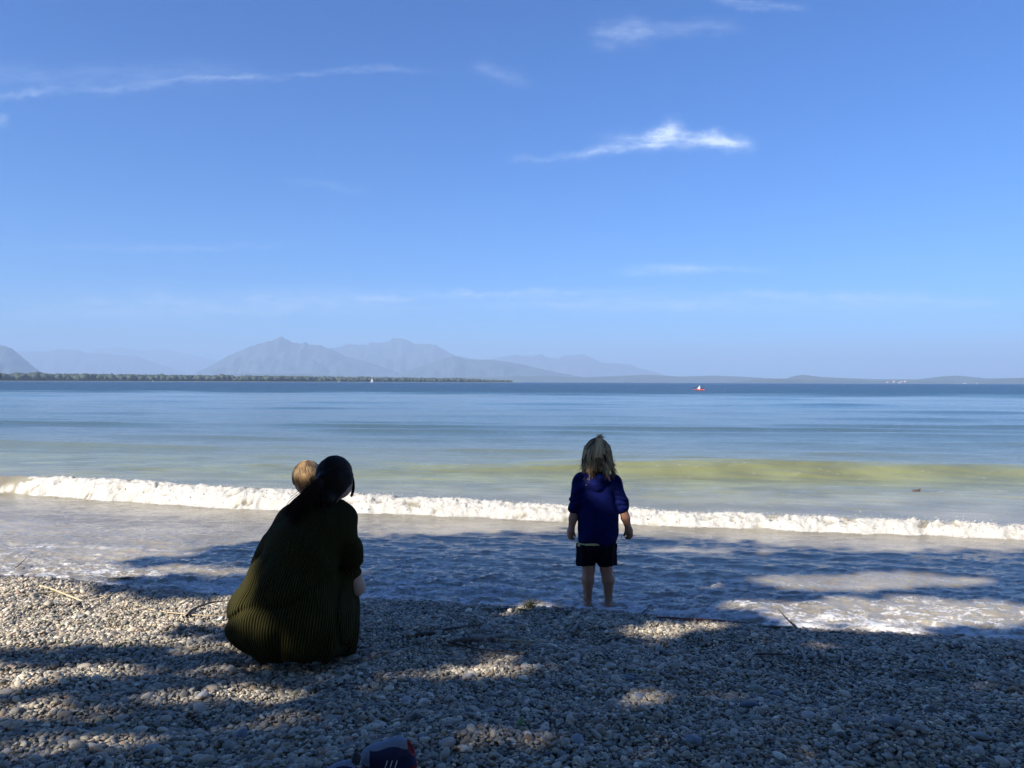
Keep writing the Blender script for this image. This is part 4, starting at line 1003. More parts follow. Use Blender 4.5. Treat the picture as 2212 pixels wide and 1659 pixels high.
cc = M.n('ShaderNodeCombineColor'); [M.l(mm, cc.inputs[i]) for i in range(3)]; M.l(cc.outputs[0], mcol.inputs[7]); M.col(mcol.outputs[2])
M.l(M.math('MULTIPLY_ADD', iw.outputs['Fac'], -.42, .66), M.b.inputs['Roughness'])
mat_pebble = M.m
ng = bpy.data.node_groups.new('pebble_scatter', 'GeometryNodeTree')
ng.interface.new_socket('Geometry', in_out='INPUT', socket_type='NodeSocketGeometry'); ng.interface.new_socket('Geometry', in_out='OUTPUT', socket_type='NodeSocketGeometry')
gn = ng.nodes; gl = ng.links; gi_ = gn.new('NodeGroupInput'); go_ = gn.new('NodeGroupOutput')
jn = gn.new('GeometryNodeJoinGeometry')
for i in range(7):
    ic = gn.new('GeometryNodeMeshIcoSphere'); ic.inputs['Radius'].default_value = 1.0; ic.inputs['Subdivisions'].default_value = 3 if False else 2
    sp_ = gn.new('GeometryNodeSetPosition'); ps = gn.new('GeometryNodeInputPosition'); ad = gn.new('ShaderNodeVectorMath'); ad.operation = 'ADD'; ad.inputs[1].default_value = (i*7.3, i*3.1, i)
    nn = gn.new('ShaderNodeTexNoise'); nn.inputs['Scale'].default_value = .8; nn.inputs['Detail'].default_value = 1.5
    sb = gn.new('ShaderNodeVectorMath'); sb.operation = 'SUBTRACT'; sb.inputs[1].default_value = (.5, .5, .5)
    sc_ = gn.new('ShaderNodeVectorMath'); sc_.operation = 'SCALE'; sc_.inputs['Scale'].default_value = 1.0
    gl.new(ps.outputs[0], ad.inputs[0]); gl.new(ad.outputs[0], nn.inputs['Vector']); gl.new(nn.outputs['Color'], sb.inputs[0]); gl.new(sb.outputs[0], sc_.inputs[0])
    gl.new(ic.outputs[0], sp_.inputs['Geometry']); gl.new(sc_.outputs[0], sp_.inputs['Offset'])
    ss = gn.new('GeometryNodeSetShadeSmooth'); gl.new(sp_.outputs[0], ss.inputs[0])
    sm = gn.new('GeometryNodeSetMaterial'); sm.inputs['Material'].default_value = mat_pebble; gl.new(ss.outputs[0], sm.inputs[0])
    g2 = gn.new('GeometryNodeGeometryToInstance'); gl.new(sm.outputs[0], g2.inputs[0]); gl.new(g2.outputs[0], jn.inputs[0])
def nattr(nm, dt):
    x = gn.new('GeometryNodeInputNamedAttribute'); x.data_type = dt; x.inputs['Name'].default_value = nm; return x.outputs[0]
ip = gn.new('GeometryNodeInstanceOnPoints'); gl.new(gi_.outputs[0], ip.inputs['Points']); gl.new(jn.outputs[0], ip.inputs['Instance'])
ip.inputs['Pick Instance'].default_value = True; gl.new(nattr('pick', 'INT'), ip.inputs['Instance Index'])
er = gn.new('FunctionNodeEulerToRotation'); gl.new(nattr('rot', 'FLOAT_VECTOR'), er.inputs[0]); gl.new(er.outputs[0], ip.inputs['Rotation'])
gl.new(nattr('scl', 'FLOAT_VECTOR'), ip.inputs['Scale']); gl.new(ip.outputs[0], go_.inputs[0])
pm.materials.append(mat_pebble)
po = obj('pebbles', pm); md = po.modifiers.new('scatter', 'NODES'); md.node_group = ng
tag(po, 'grey and beige rounded pebbles covering the whole beach', 'pebbles', kind='stuff')

# notable larger stones
def stone(px, py, r, c, label, flat=.7, asp=1.2, rz=0, wetness=.6):
    p = at(px, py); s = np.array([r*asp, r, r*flat]); r_ = np.random.default_rng(int(px))
    V_ = IVS*(1+.22*(np.sin(IVS@r_.normal(size=3)*1.7+r_.random()*6)[:, None])*.4)*s
    V_ = V_@np.array(Matrix.Rotation(R(rz), 3, 'Z')).T
    o = obj('stone', raw_mesh('stone', V_, IFS, [noisy('stone_'+str(int(px)), c, tuple(x*.72 for x in c), 35, wetness, .25, .003)]), None, (p[0], p[1], p[2]+r*flat*.55+.006))
    o.rotation_euler = (r_.normal()*.2, r_.normal()*.2, 0)
    tag(o, label, 'stone', 'larger stones among the pebbles')
_b = bmesh.new(); bmesh.ops.create_icosphere(_b, subdivisions=4, radius=1); _b.to_mesh(ico); _b.free()
IVS = np.array([v.co[:] for v in ico.vertices]); IFS = np.array([p_.vertices[:] for p_ in ico.polygons])
stone(1640, 1502, .030, (.26, .27, .20), 'largest olive grey round stone right of the centre foreground')
stone(1622, 1532, .026, (.09, .11, .15), 'dark blue-grey stone just below the olive grey one', .6, 1.4)
stone(1684, 1507, .022, (.22, .24, .27), 'blue-grey oval stone right of the olive grey one', .65, 1.3, 20)
stone(1753, 1558, .026, (.45, .43, .40), 'pale stone at the edge of the sunlit pebble streak on the right')
stone(1360, 1474, .022, (.20, .22, .25), 'slate grey oval stone below the girl', .7, 1.3)
stone(1385, 1513, .019, (.22, .25, .31), 'small square bluish stone below the slate grey oval', .6, 1.2, 60)
stone(2091, 1388, .022, (.50, .43, .30), 'wet yellowish white stone at the water edge on the right', .7, 1.3, 0, .25)
stone(2041, 1390, .015, (.50, .45, .36), 'small wet pale stone left of the yellowish one at the water edge', .7, 1.2, 0, .25)
stone(2072, 1378, .024, (.16, .10, .06), 'wet brown stone half in the foam on the right', .5, 1.6, 0, .2)
stone(969, 1616, .024, (.30, .33, .34), 'plain grey round stone to the right of the blue shoes')
stone(761, 1431, .026, (.36, .36, .30), 'pale oval stone by the right hem of the green dress', .7, 1.4, 10)
stone(731, 1422, .022, (.22, .26, .26), 'round grey-green stone touching the green dress', .9, 1.0)
stone(708, 1428, .017, (.20, .25, .23), 'small dark green stone beside the round one at the dress', .7, 1.4)
stone(208, 1477, .019, (.58, .57, .54), 'white round stone at the left below the shaded band', .9, 1.0)
stone(634, 1470, .016, (.28, .25, .17), 'flat leaning stone below the green dress', .4, 2.0, 50)
stone(186, 1406, .024, (.22, .25, .22), 'flat grey-green stone lying in the shaded band on the left', .4, 1.9)
stone(440, 1510, .020, (.26, .29, .33), 'bluish stone in the shade left of the woman')
stone(1060, 1548, .022, (.33, .35, .36), 'light grey oval stone in the middle foreground', .6, 1.5)
stone(1415, 1400, .020, (.36, .33, .28), 'beige stone in the sunlit strip beyond the twigs', .5, 1.5)
stone(1890, 1404, .016, (.46, .45, .42), 'whitish flat stone near the right waterline', .5, 1.7)
for i_, (px, py, r_, c, lb) in enumerate((
    (150, 1590, .024, (.30, .30, .30), 'grey stone near the lower left corner'),
    (330, 1628, .022, (.36, .35, .33), 'pale grey stone low on the left'),
    (520, 1600, .020, (.16, .18, .21), 'dark slate stone left of the blue shoes'),
    (1250, 1610, .023, (.24, .26, .28), 'grey-blue stone beside the sunlit streak in the foreground'),
    (1500, 1610, .025, (.20, .23, .26), 'broad bluish stone low in the right foreground'),
    (1930, 1570, .024, (.22, .24, .25), 'smooth grey stone in the lower right'),
    (2120, 1600, .026, (.28, .29, .28), 'light stone near the lower right corner'),
    (1010, 1470, .018, (.45, .44, .42), 'white-grey stone in the gravel right of the woman'),
    (1180, 1490, .020, (.30, .27, .24), 'brownish stone in the middle of the beach'),
    (880, 1520, .022, (.36, .35, .33), 'pale flat stone between woman and shoes'))):
    stone(px, py, r_, c, lb, .55+.1*(i_ % 3), 1.2+.15*(i_ % 4), 30*i_)

# ------------------------------------------------------------------ twigs, reeds, driftwood
mat_straw = noisy('dry_reed', (.55, .46, .30), (.42, .34, .21), 60, .7, .3, .002)
mat_twig = noisy('dark_twig', (.05, .035, .028), (.10, .075, .055), 60, .8, .5, .003)
mat_drift = noisy('grey_driftwood', (.33, .30, .26), (.22, .20, .18), 50, .8, .6, .003, (1, 1, 1))
mat_red = noisy('reddish_twig', (.20, .06, .04), (.12, .04, .03), 60, .7, .4, .002)
def stick(name, label, cat, pts, r, mat, lift=.012, group='twigs and reeds washed up on the beach', rise=(0, 0), branch=None, wob=.004):
    W_ = []
    for i, (px, py) in enumerate(pts):
        p = at(px, py, None if py > 1296 or px < 700 else None); p[2] = max(p[2], 0)+lift+.010
        p[2] += rise[0]+(rise[1]-rise[0])*i/(len(pts)-1); W_.append(p)
    r_ = np.random.default_rng(int(pts[0][0])+int(pts[0][1])); m = 14; P_ = resample(W_, m)
    P_ = P_+np.cumsum(r_.normal(0, wob*.35, (m, 3)), 0)*np.array([1, 1, .6]); base_ = P_[0].copy()
    rad = 1.2*np.interp(np.linspace(0, 1, m), [0, .1, .8, 1], [r*.8, r, r*.7, r*.35])*(1+.12*r_.normal(size=m)); prt = [tubes([P_-base_], [rad], 7)]
    if branch:
        for (f_, ln, az) in branch:
            j = int(f_*(m-1)); d = P_[min(j+1, m-1)]-P_[j]; d /= np.linalg.norm(d); s_ = np.array([-d[1], d[0], .25])*(1 if az > 0 else -1)
            e = P_[j]+(d*.7+s_*.6)*ln; prt.append(tubes([resample([P_[j]-base_, (P_[j]+e)/2-base_+np.array([0, 0, .01]), e-base_], m)], [np.linspace(r*.5, r*.2, m)], 6))
    v, f = join(prt); o = obj(name, raw_mesh(name, v, f, [mat]), None, tuple(base_)); return tag(o, label, cat, group)
stick('reed', 'long pale reed stalk lying slantwise on the sunlit pebbles at the left', 'reed', [(86, 1272), (120, 1283), (193, 1310)], .0062, mat_straw)
stick('reed', 'short pale reed joining the long stalk at the left from the left side', 'reed', [(88, 1288), (125, 1285), (150, 1287)], .0035, mat_straw)
stick('reed', 'thin straw rising to the right from the end of the long pale stalk', 'reed', [(193, 1309), (222, 1299), (248, 1286)], .0038, mat_straw)
stick('reed', 'bent double straw beside the dark shaded pebbles at the left', 'reed', [(222, 1306), (236, 1294), (252, 1280)], .0050, mat_straw, branch=[(.3, .09, 1)])
stick('twig', 'thin brown twig trailing below the bent straw', 'twig', [(190, 1326), (215, 1315), (240, 1303)], .0030, mat_drift)
stick('branch', 'dark curved branch leading up to the green dress', 'branch', [(404, 1342), (410, 1331), (430, 1321), (455, 1311), (500, 1307)], .0068, mat_twig, .02, wob=.003)
stick('reed', 'long thin straw crossing under the dark curved branch', 'reed', [(312, 1322), (380, 1333), (440, 1337), (500, 1338)], .0032, mat_straw)
stick('reed', 'faint flattened reed left of the dark curved branch', 'reed', [(290, 1330), (330, 1320), (372, 1316)], .0028, mat_straw)
stick('driftwood', 'straight pale stick right of the green dress', 'stick', [(768, 1374), (790, 1363), (815, 1353)], .0058, mat_drift, .014)
stick('driftwood', 'dark short log in the shade right of the woman', 'driftwood', [(898, 1383), (915, 1379), (940, 1376)], .0125, mat_twig, .012)
stick('twig', 'thin dark twig above the debris pile', 'twig', [(958, 1371), (1000, 1364), (1042, 1358)], .0042, mat_twig)
stick('driftwood', 'thick brown log at the back of the debris pile', 'driftwood', [(1015, 1389), (1060, 1387), (1106, 1380)], .013, mat_drift, .014, branch=[(.6, .10, 1)])
stick('driftwood', 'dark log left end of the debris pile', 'driftwood', [(980, 1399), (1005, 1394), (1025, 1391)], .012, mat_twig, .012)
stick('driftwood', 'small upright stub of wood in the debris pile', 'stick', [(1049, 1398), (1050, 1396)], .008, mat_drift, .01, rise=(0, .04))
stick('reed', 'bright long straw pointing right out of the debris pile', 'reed', [(1078, 1394), (1130, 1397), (1202, 1402)], .0040, mat_straw, .020)
for i_, (p_, lb) in enumerate((([(1062, 1386), (1085, 1394), (1110, 1402)], 'straw slanting down through the debris pile'), ([(1080, 1401), (1110, 1396), (1150, 1392)], 'straw slanting up through the debris pile'),
    ([(1090, 1390), (1120, 1396), (1140, 1404)], 'short reed across the right of the debris pile'), ([(1052, 1380), (1090, 1384), (1128, 1390)], 'brown reed along the back of the debris pile'),
    ([(1100, 1404), (1130, 1400), (1165, 1399)], 'yellow reed at the front of the debris pile'), ([(1025, 1377), (1055, 1374), (1090, 1377)], 'grey reed behind the thick log of the debris pile'))):
    stick('reed', lb, 'reed', p_, .0030, mat_straw if i_ % 2 == 0 else mat_drift, .016)
stick('twig', 'long thin dark twig crossing below the debris pile', 'twig', [(968, 1399), (1020, 1414), (1070, 1420), (1140, 1430)], .0036, mat_twig, .02)
stick('driftwood', 'pale stick lying towards the water left of the girl\'s shadow', 'stick', [(1236, 1376), (1242, 1366), (1250, 1354)], .0075, mat_drift)
stick('twig', 'fine pale twig below the girl', 'twig', [(1260, 1376), (1275, 1382), (1288, 1391)], .0024, mat_straw, .016)
stick('twig', 'dark forked twig in the foam by the girl\'s feet', 'twig', [(1286, 1326), (1262, 1312), (1243, 1300)], .0030, mat_twig, .02, rise=(0, .05), branch=[(.4, .06, 1)])
stick('twig', 'reddish twig lying along the waterline', 'twig', [(1420, 1342), (1500, 1346), (1580, 1349), (1645, 1354)], .0050, mat_red, .012)
stick('reed', 'thin brown reed sticking up from the waterline right of the girl', 'reed', [(1500, 1352), (1518, 1340), (1535, 1333)], .0030, mat_drift, .02, rise=(0, .05))
stick('twig', 'short dark twig near the waterline close to the girl', 'twig', [(1388, 1336), (1402, 1331), (1412, 1327)], .0030, mat_twig, .02, rise=(0, .03))
stick('driftwood', 'dark pointed stick slanting over the foam at the right', 'stick', [(1722, 1366), (1702, 1356), (1684, 1346)], .0060, mat_twig, .015, rise=(0, .06))
stick('driftwood', 'curved pale driftwood piece on the right half of the beach', 'driftwood', [(1724, 1404), (1737, 1418), (1738, 1440)], .0080, mat_drift)
stick('driftwood', 'dark short stick right of the curved pale piece', 'stick', [(1770, 1420), (1780, 1434), (1790, 1449)], .0060, mat_twig)
stick('driftwood', 'pale upright-looking splinter beside the dark short stick', 'stick', [(1820, 1418), (1822, 1432), (1819, 1446)], .0062, mat_drift)
stick('driftwood', 'long pale stick lying slantwise in the right foreground', 'stick', [(1428, 1462), (1470, 1475), (1504, 1496)], .0062, mat_drift)
stick('twig', 'dark twigs lying level above the curved pale driftwood', 'twig', [(1585, 1414), (1640, 1423), (1704, 1424)], .0045, mat_twig, branch=[(.5, .08, -1)])
stick('twig', 'brown twig beside the sunlit pebbles far right', 'twig', [(1955, 1457), (1990, 1470), (2030, 1474)], .0045, mat_drift, branch=[(.4, .10, 1)])
stick('twig', 'dark twig under the brown one far right', 'twig', [(1965, 1472), (1995, 1462), (2040, 1466)], .0032, mat_twig)
stick('twig', 'grey twig running off the right edge of the picture', 'twig', [(2138, 1482), (2180, 1488), (2230, 1497)], .0050, mat_drift)
stick('twig', 'dark twig on the far left waterline', 'twig', [(30, 1238), (50, 1228), (60, 1222)], .0030, mat_twig, .02, rise=(0, .04))
stick('twig', 'dark twig floating in the swash right of the woman', 'twig', [(1195, 1318), (1210, 1326), (1228, 1333)], .0030, mat_twig, .015)
# bluish feather, white scrap
def leafshape(nm, lb, cat, px, py, ln, w, rz, mat, tilt=.2):
    n = 12; V_ = []
    for i in range(n+1):
        t_ = i/n; ww = w*math.sin(math.pi*min(1, t_*.96+.02))**.7
        for s in (-1, -.5, 0, .5, 1): V_.append((t_*ln, s*ww, .006*math.cos(s*1.5)+.02*t_*t_*tilt*5*ln))
    ii = np.arange(len(V_)).reshape(n+1, 5); q_ = np.stack([ii[:-1, :-1], ii[1:, :-1], ii[1:, 1:], ii[:-1, 1:]], -1).reshape(-1, 4)
    p = at(px, py); o = obj(nm, raw_mesh(nm, V_, q_, [mat]), None, (p[0], p[1], p[2]+.022)); o.rotation_euler = (.3, -tilt, R(rz)); o.modifiers.new('thick', 'SOLIDIFY').thickness = .001
    return tag(o, lb, cat)
leafshape('feather', 'small pale blue-grey feather on the pebbles far right', 'feather', 2051, 1462, .055, .009, 95, noisy('feather_grey', (.40, .50, .62), (.25, .32, .42), 60, .7), .6)
leafshape('leaf', 'green leaf lying on the gravel below the girl', 'leaf', 1120, 1583, .045, .010, 60, noisy('green_leaf', (.16, .24, .08), (.10, .18, .05), 60, .6), .3)
leafshape('leaf', 'small green leaf in the shaded band at the left', 'leaf', 250, 1408, .035, .011, 20, noisy('green_leaf_fresh', (.12, .24, .06), (.08, .18, .04), 60, .6), .2)
leafshape('leaf', 'tiny green leaf left of the other one in the shaded band', 'leaf', 150, 1403, .030, .010, 160, noisy('green_leaf_pale', (.14, .24, .08), (.10, .20, .05), 60, .6), .2)
leafshape('paper_scrap', 'crumpled white scrap beside the left hem of the green dress', 'scrap', 470, 1349, .035, .012, 30, mat_wcl, .4)
# water weed: a tuft and dark clumps at the waterline
mat_weed = noisy('water_weed', (.05, .055, .025), (.10, .10, .05), 60, .8, 0)
def weed(px, py, w, h, n, label, up=1.):
    p = at(px, py); r_ = np.random.default_rng(int(px)); m = 7; out = []
    for i in range(n):
        s = np.array([r_.normal(0, w*.5), r_.normal(0, w*.18), 0]); lean = r_.normal(0, .6)*w+.25*w; hh__ = h*r_.uniform(.3, 1)
        out.append([s+np.array([lean*t_**1.5+.004*math.sin(9*t_+i), r_.normal(0, .002), hh__*t_*up+.002]) for t_ in np.linspace(0, 1, m)])
    v, f = tubes(np.array(out), np.linspace(.0022, .0008, m)[None]*np.ones((n, 1)), 4)
    return tag(obj('water_weed', raw_mesh('water_weed', v, f, [mat_weed]), None, (p[0], p[1], p[2]+.004)), label, 'weed', 'dark weed washed up at the waterline')
weed(1146, 1318, .03, .075, 90, 'upright green-brown tuft of weed at the water edge between woman and girl')
weed(1105, 1322, .07, .025, 160, 'low dark mat of weed left of the upright tuft', .6)
weed(1655, 1362, .08, .028, 150, 'dark clump of weed at the waterline right of the reddish twig', .7)
weed(1340, 1334, .03, .02, 60, 'small dark clump of weed below the girl\'s feet', .6)
weed(262, 1254, .08, .03, 90, 'dark weed on the shaded pebble rim at the left', .7)
weed(1790, 1374, .10, .02, 120, 'flat brown weed strewn along the waterline at the right', .5)
# floating piece of wood
p = at(1980, 1062, .02); fb = Field((-.1, -.06, -.04), (.1, .06, .05), .004)
fb.ell((0, 0, .0), (.055, .025, .018), (0, 0, 0), .01); fb.cone((.03, 0, .01), (.055, 0, .028), .010, .007, .008); V, q = fb.mesh()
tag(obj('driftwood', raw_mesh('driftwood', V, q, [mat_twig]), None, (p[0], p[1], water_z(p[0], p[1])+.004)), 'small dark piece of wood floating behind the breaking wave on the right', 'driftwood')
p = at(2380, 1404*.864, .0)

# ------------------------------------------------------------------ blue child's shoes at the bottom edge
mat_navy = noisy('navy_mesh', (.008, .010, .055), (.012, .016, .085), 90, .75, .5, .002)
mat_pale = noisy('pale_blue_grey_knit', (.23, .27, .34), (.17, .20, .27), 80, .85, .5, .002)
mat_redc = noisy('red_lining', (.26, .012, .010), (.16, .008, .008), 60, .8, .4, .002)
def shoe(loc, rz, tilt, label, ext):
    o = thing('shoe', label, 'shoe', loc, 'pair of child\'s shoes lying on the pebbles'); o.rotation_euler = (R(tilt), 0, R(rz)); o.scale = (.86, .86, .86)
    fs = Field((-.13, -.08, -.02), (.13, .08, .14), .003)
    fs.ell((-.035, 0, .045), (.070, .040, .048), (0, 0, 0), .02); fs.ell((.025, 0, .060), (.062, .040, .055), (0, 0, 0), .03); fs.ell((-.005, 0, .020), (.095, .042, .022), (0, 0, 0), .02)
    fs.ell((.085, 0, .085), (.030, .024, .034), (0, 60, 0), .008, sub=True)
    V, q = fs.mesh(); cc_ = V[q].mean(1)
    e1_, e2_ = V[q[:, 1]]-V[q[:, 0]], V[q[:, 2]]-V[q[:, 0]]; nn_ = np.cross(e1_, e2_); nn_ /= np.linalg.norm(nn_, axis=1, keepdims=True)+1e-9
    mi = np.zeros(len(q), int); edge_ = .086+.010*np.sin(cc_[:, 0]*40+1)
    mi[(cc_[:, 2] > edge_+.006) & (cc_[:, 0] < .06)] = 1
    mi[(cc_[:, 0] < -.072) & (cc_[:, 2] > .03)] = 1
    dcav = np.linalg.norm((cc_-np.array([.085, 0, .085]))/np.array([.036, .029, .036]), axis=1) < 1.0
    mi[dcav] = 2
    obj('upper', raw_mesh('upper', V, q, [mat_navy, mat_pale, mat_redc], midx=mi), o)
    fs = Field((-.13, -.08, -.03), (.13, .08, .03), .003); fs.ell((-.005, 0, .003), (.099, .045, .012), (0, 0, 0), 0); V, q = fs.mesh(); obj('sole', raw_mesh('sole', V, q, [mat_redc if ext else mat_pale]), o)
    if ext:
        for k_ in range(3):
            x0 = -.020+k_*.017; pts = []
            for t_ in np.linspace(0, 1, 8):
                z = .022+t_*.040; pts.append((x0+.012*t_, -.0415-.0015*math.sin(t_*3), z))
            v, f = tubes([pts], [np.full(8, .0022)], 5); obj('stripe', raw_mesh('stripe', v, f, [mat_wcl]), o)
    v, f = box((-.02, 0, .098), (.04, .03, .006)); v = v+np.array([0, 0, .0])
    return o
pA = at(838, 1682); shoe((pA[0]+.01, pA[1]+.02, pA[2]+.025), 4, 14, 'blue child\'s shoe with three white stripes, pale top and red lining', True)
pB = at(735, 1706); oB = shoe((pB[0]-.0, pB[1]-.02, pB[2]-.015), 14, -16, 'navy child\'s shoe lying flat on the left with a black tab', False)
fs = Field((-.03, -.03, -.03), (.03, .03, .03), .003); fs.ell((0, 0, 0), (.016, .012, .022), (0, 0, 0), 0); V, q = fs.mesh(); V = V+np.array([.062, -.01, .118])
obj('heel_tab', raw_mesh('heel_tab', V, q, [mat_dark]), oB)

# ------------------------------------------------------------------ trees behind the camera that throw the dappled shade
def shade_map(gx_, gy_):
    """1 = shaded, 0 = sunlit, for ground points (as the photo shows the light falling)"""
    y = np.maximum(gy_, .6); gzz = np.where(gy_ > shore(gx_), 0, ground(gx_, gy_))
    px = 1106+gx_/y*F; py = hor(px)+(CAMZ-gzz)/y*F
    px = px+26*pn(gx_*3.1, gy_*3.1, 101)+12*pn(gx_*8, gy_*8, 104); py = py+(14*pn(gx_*4, gy_*4, 102)+8*pn(gx_*9, gy_*9, 103))
    py = py-5
    bd = np.interp(px, [-400, 100, 200, 350, 450, 550, 700, 900, 1100, 1230, 1400, 1600, 1750, 1900, 2212, 2600], [1300, 1232, 1218, 1198, 1180, 1170, 1164, 1156, 1150, 1150, 1160, 1174, 1188, 1196, 1190, 1190])
    s = (py > bd).astype(float)
    E_ = [(-100, 1340, 640, 108, 0), (60, 1300, 480, 78, 0), (330, 1276, 168, 27, 1), (460, 1366, 95, 16, 1), (250, 1300, 60, 10, 0),
          (250, 1411, 390, 22, 1), (-60, 1420, 170, 14, 1), (110, 1448, 300, 18, 0), (470, 1394, 100, 8, 0), (90, 1478, 120, 10, 1), (60, 1505, 200, 14, 0), (250, 1520, 160, 9, 0),
          (560, 1494, 175, 13, 0), (430, 1462, 130, 20, 1), (320, 1590, 150, 9, 0), (60, 1560, 150, 10, 0), (40, 1625, 130, 10, 0), (430, 1615, 90, 7, 0),
          (330, 1236, 190, 11, 0), (640, 1242, 120, 6, 0),
          (1850, 1262, 270, 20, 0), (1560, 1256, 90, 6, 0), (1950, 1335, 330, 38, 0), (1640, 1318, 130, 15, 0), (2060, 1222, 300, 9, 1), (1500, 1192, 160, 6, 0),
          (950, 1348, 48, 6, 0), (868, 1372, 38, 9, 0), (1063, 1324, 34, 8, 0), (1130, 1440, 110, 8, 0), (1000, 1452, 110, 7, 0), (1090, 1420, 60, 8, 0),
          (1460, 1358, 120, 9, 0), (1380, 1372, 90, 7, 0), (1136, 1578, 50, 5, 0), (1270, 1572, 70, 5, 0), (1710, 1551, 42, 6, 0), (1784, 1606, 44, 6, 0),
          (1896, 1452, 55, 5, 0), (2190, 1530, 40, 5, 0), (700, 1530, 60, 7, 0), (800, 1560, 70, 6, 0), (1780, 1394, 70, 4, 0),
          (720, 1425, 60, 8, 0), (520, 1448, 70, 6, 0)]
    for (cx_, cy_, rx_, ry_, v_) in E_: s = np.where(((px-cx_)/rx_)**2+((py-cy_)/ry_)**2 < 1, v_, s)
    gaps = (pn(gx_*2.4, gy_*3.4, 120) > .50)|(pn(gx_*6, gy_*8, 121) > .39)
    s = np.where(gaps & (py > 1380) & (px > 300), 0, s)
    near = gy_ < 2.2
    s = np.where(near, (pn(gx_*1.3, gy_*1.3, 110) < .16).astype(float), s)
    k_ = 1/math.tan(R(SUN_EL)); dx_, dy_ = math.sin(R(SUN_AZ))*k_, -math.cos(R(SUN_AZ))*k_      # where the shade of a point at height 1 falls
    lit = [(bh[0]-.02, bh[1], bh[2]+.03, .16), (-1.30, 3.50, .42, .20), (-1.22, 3.42, .34, .14), (-1.16, 3.44, .54, .10), (g0[0]+.03, 4.93, .62, .11)]
    for (x_, y_, z_, r_) in lit: s = np.where((gx_-(x_+dx_*z_))**2+(gy_-(y_+dy_*z_))**2 < r_**2, 0, s)
    drk = [(-.95, 3.50, .50, .20), (-.92, 3.55, .75, .20), (-.85, 3.62, 1.0, .10), (g0[0]-.02, 5.0, .85, .22), (g0[0], 5.0, 1.08, .14), (g0[0], 5.0, .4, .10), (-1.0, 3.45, .3, .12)]
    for (x_, y_, z_, r_) in drk:
        s = np.where(((gx_-(x_+dx_*z_))**2+(gy_-(y_+dy_*z_))**2 < r_**2), 1, s)
    for (x_, y_, z_, r_) in lit[:2]+lit[4:]: s = np.where((gx_-(x_+dx_*z_))**2+(gy_-(y_+dy_*z_))**2 < (r_*.9)**2, 0, s)
    return s
r9 = np.random.default_rng(99); k_ = 1/math.tan(R(SUN_EL)); kx_, ky_ = math.sin(R(SUN_AZ))*k_, -math.cos(R(SUN_AZ))*k_
n = 330000
gx_ = r9.uniform(-6.5, 7.5, n); gy_ = r9.uniform(.8, 8.0, n); hgt = r9.uniform(5.4, 9.6, n)
m_ = shade_map(gx_, gy_) > .5
LP = np.stack([gx_-kx_*hgt, gy_-ky_*hgt, hgt+.15], 1)[m_]
n = 460000                                               # unseen crown leaves added overhead to cut sky light on the beach
bx_ = r9.uniform(-18, 13, n); by_ = r9.uniform(-15, 3.9, n); hb_ = r9.uniform(5.3, 10.5, n); ok = np.ones(n, bool)
for (ox, oy) in ((0, 0), (.16, 0), (-.16, 0), (0, .2), (0, -.2)): ok &= shade_map(bx_+kx_*hb_+ox, by_+ky_*hb_+oy) > .5
LB = np.stack([bx_, by_, hb_+.15], 1)[ok]
trunks = np.array([(-12.5, -9.5), (-5.8, -7.8), (-15.0, -3.5), (-1.0, -5.2), (6.5, -6.0)])  # last trunk is an unseen addition that carries only sky-blocking leaves
ownb = np.argmin(((LB[:, None, :2]-trunks[None])**2).sum(-1), 1)
own = np.argmin(((LP[:, None, :2]-trunks[None])**2).sum(-1), 1)
lab = ['tall broadleaf tree behind the beach, furthest left and back of the group', 'broadleaf tree behind the camera in the middle of the group', 'broadleaf tree at the left of the beach, nearest to the water', 'broadleaf tree behind the camera right of the middle', 'unseen broadleaf tree furthest right in the group, added to screen the sky above the beach']
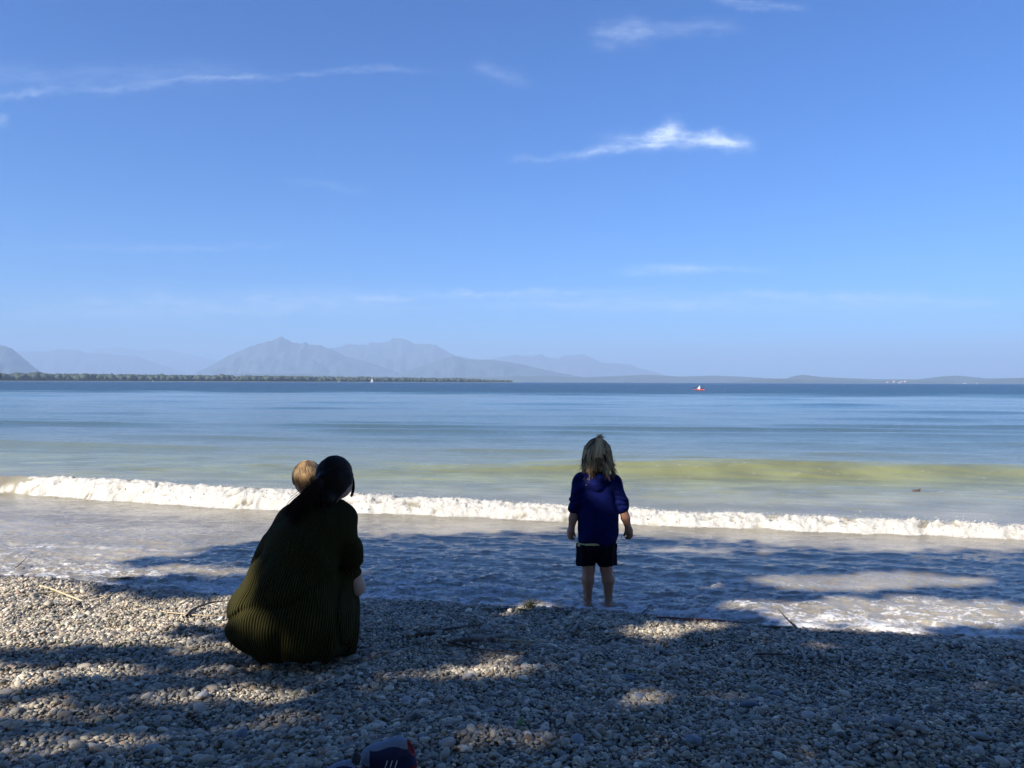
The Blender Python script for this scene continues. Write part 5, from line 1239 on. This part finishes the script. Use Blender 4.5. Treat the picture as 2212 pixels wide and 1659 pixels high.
for i, (tx, ty) in enumerate(trunks):
    z0 = float(ground(tx, ty)); t = thing('tree', lab[i], 'tree', (tx, ty, z0), 'trees shading the beach')
    Pl = LP[own == i]; v, f = join([leaves(Pl, .046, r9), leaves(LB[ownb == i], .075, r9)]); v = v-np.array([tx, ty, z0]); obj('crown', raw_mesh('crown', v, f, [mat_leaf], smooth=False), t)
    prt = [tubes([resample([(0, 0, -.2), (.1, .05, 2), (-.05, .1, 4.5), (.15, 0, 8.0)], 14)], [np.linspace(.26, .10, 14)], 10)]
    for j in range(60):
        Pa = LB[ownb == i]; tgt = Pa[r9.integers(len(Pa))]-np.array([tx, ty, z0]); s_ = np.array([0, 0, r9.uniform(2.8, 6)])
        bp = s_[None]*(1-np.linspace(0, 1, 14)[:, None])+tgt[None]*np.linspace(0, 1, 14)[:, None]+np.array([tx, ty, z0])
        if len(prt) > 12 or (shade_map(bp[:, 0]+kx_*bp[:, 2], bp[:, 1]+ky_*bp[:, 2]) < .5).any(): continue
        prt.append(tubes([resample([s_, s_*.5+tgt*.5+np.array([0, 0, .5]), tgt], 14)], [np.linspace(.08, .015, 14)], 6))
    v, f = join(prt); obj('trunk', raw_mesh('trunk', v, f, [mat_bark]), t)

# undergrowth added behind the camera to block sky light, not seen
n = 60000; x = r9.uniform(-34, 34, n); y = -17-r9.uniform(0, 5, n); z = .8+r9.uniform(0, 1, n)**1.2*(5.2+1.4*pn(x*.3, x*0, 5))
v, f = leaves(np.stack([x, y, z], 1), .16, r9)
tag(obj('sky_screen_bushes', raw_mesh('sky_screen_bushes', v, f, [mat_leaf], smooth=False)), 'unseen green bushes added behind the beach to screen off the back sky', 'bushes', kind='stuff')

# ------------------------------------------------------------------ haze over the lake
v, f = box((0, 12000, 697), (90000, 60000, 1406)); hz = raw_mesh('haze', v, f, smooth=False)
hm = bpy.data.materials.new('haze_air'); hm.use_nodes = True; hn = hm.node_tree; hn.nodes.clear()
ho = hn.nodes.new('ShaderNodeOutputMaterial'); hv = hn.nodes.new('ShaderNodeVolumePrincipled'); hn.links.new(hv.outputs[0], ho.inputs['Volume'])
hv.inputs['Color'].default_value = (.43, .59, .82, 1); hv.inputs['Density'].default_value = 8.2e-5; hv.inputs['Anisotropy'].default_value = 0.0
hz.materials.append(hm); tag(obj('haze', hz), 'pale blue summer haze over the lake', 'haze', kind='stuff')
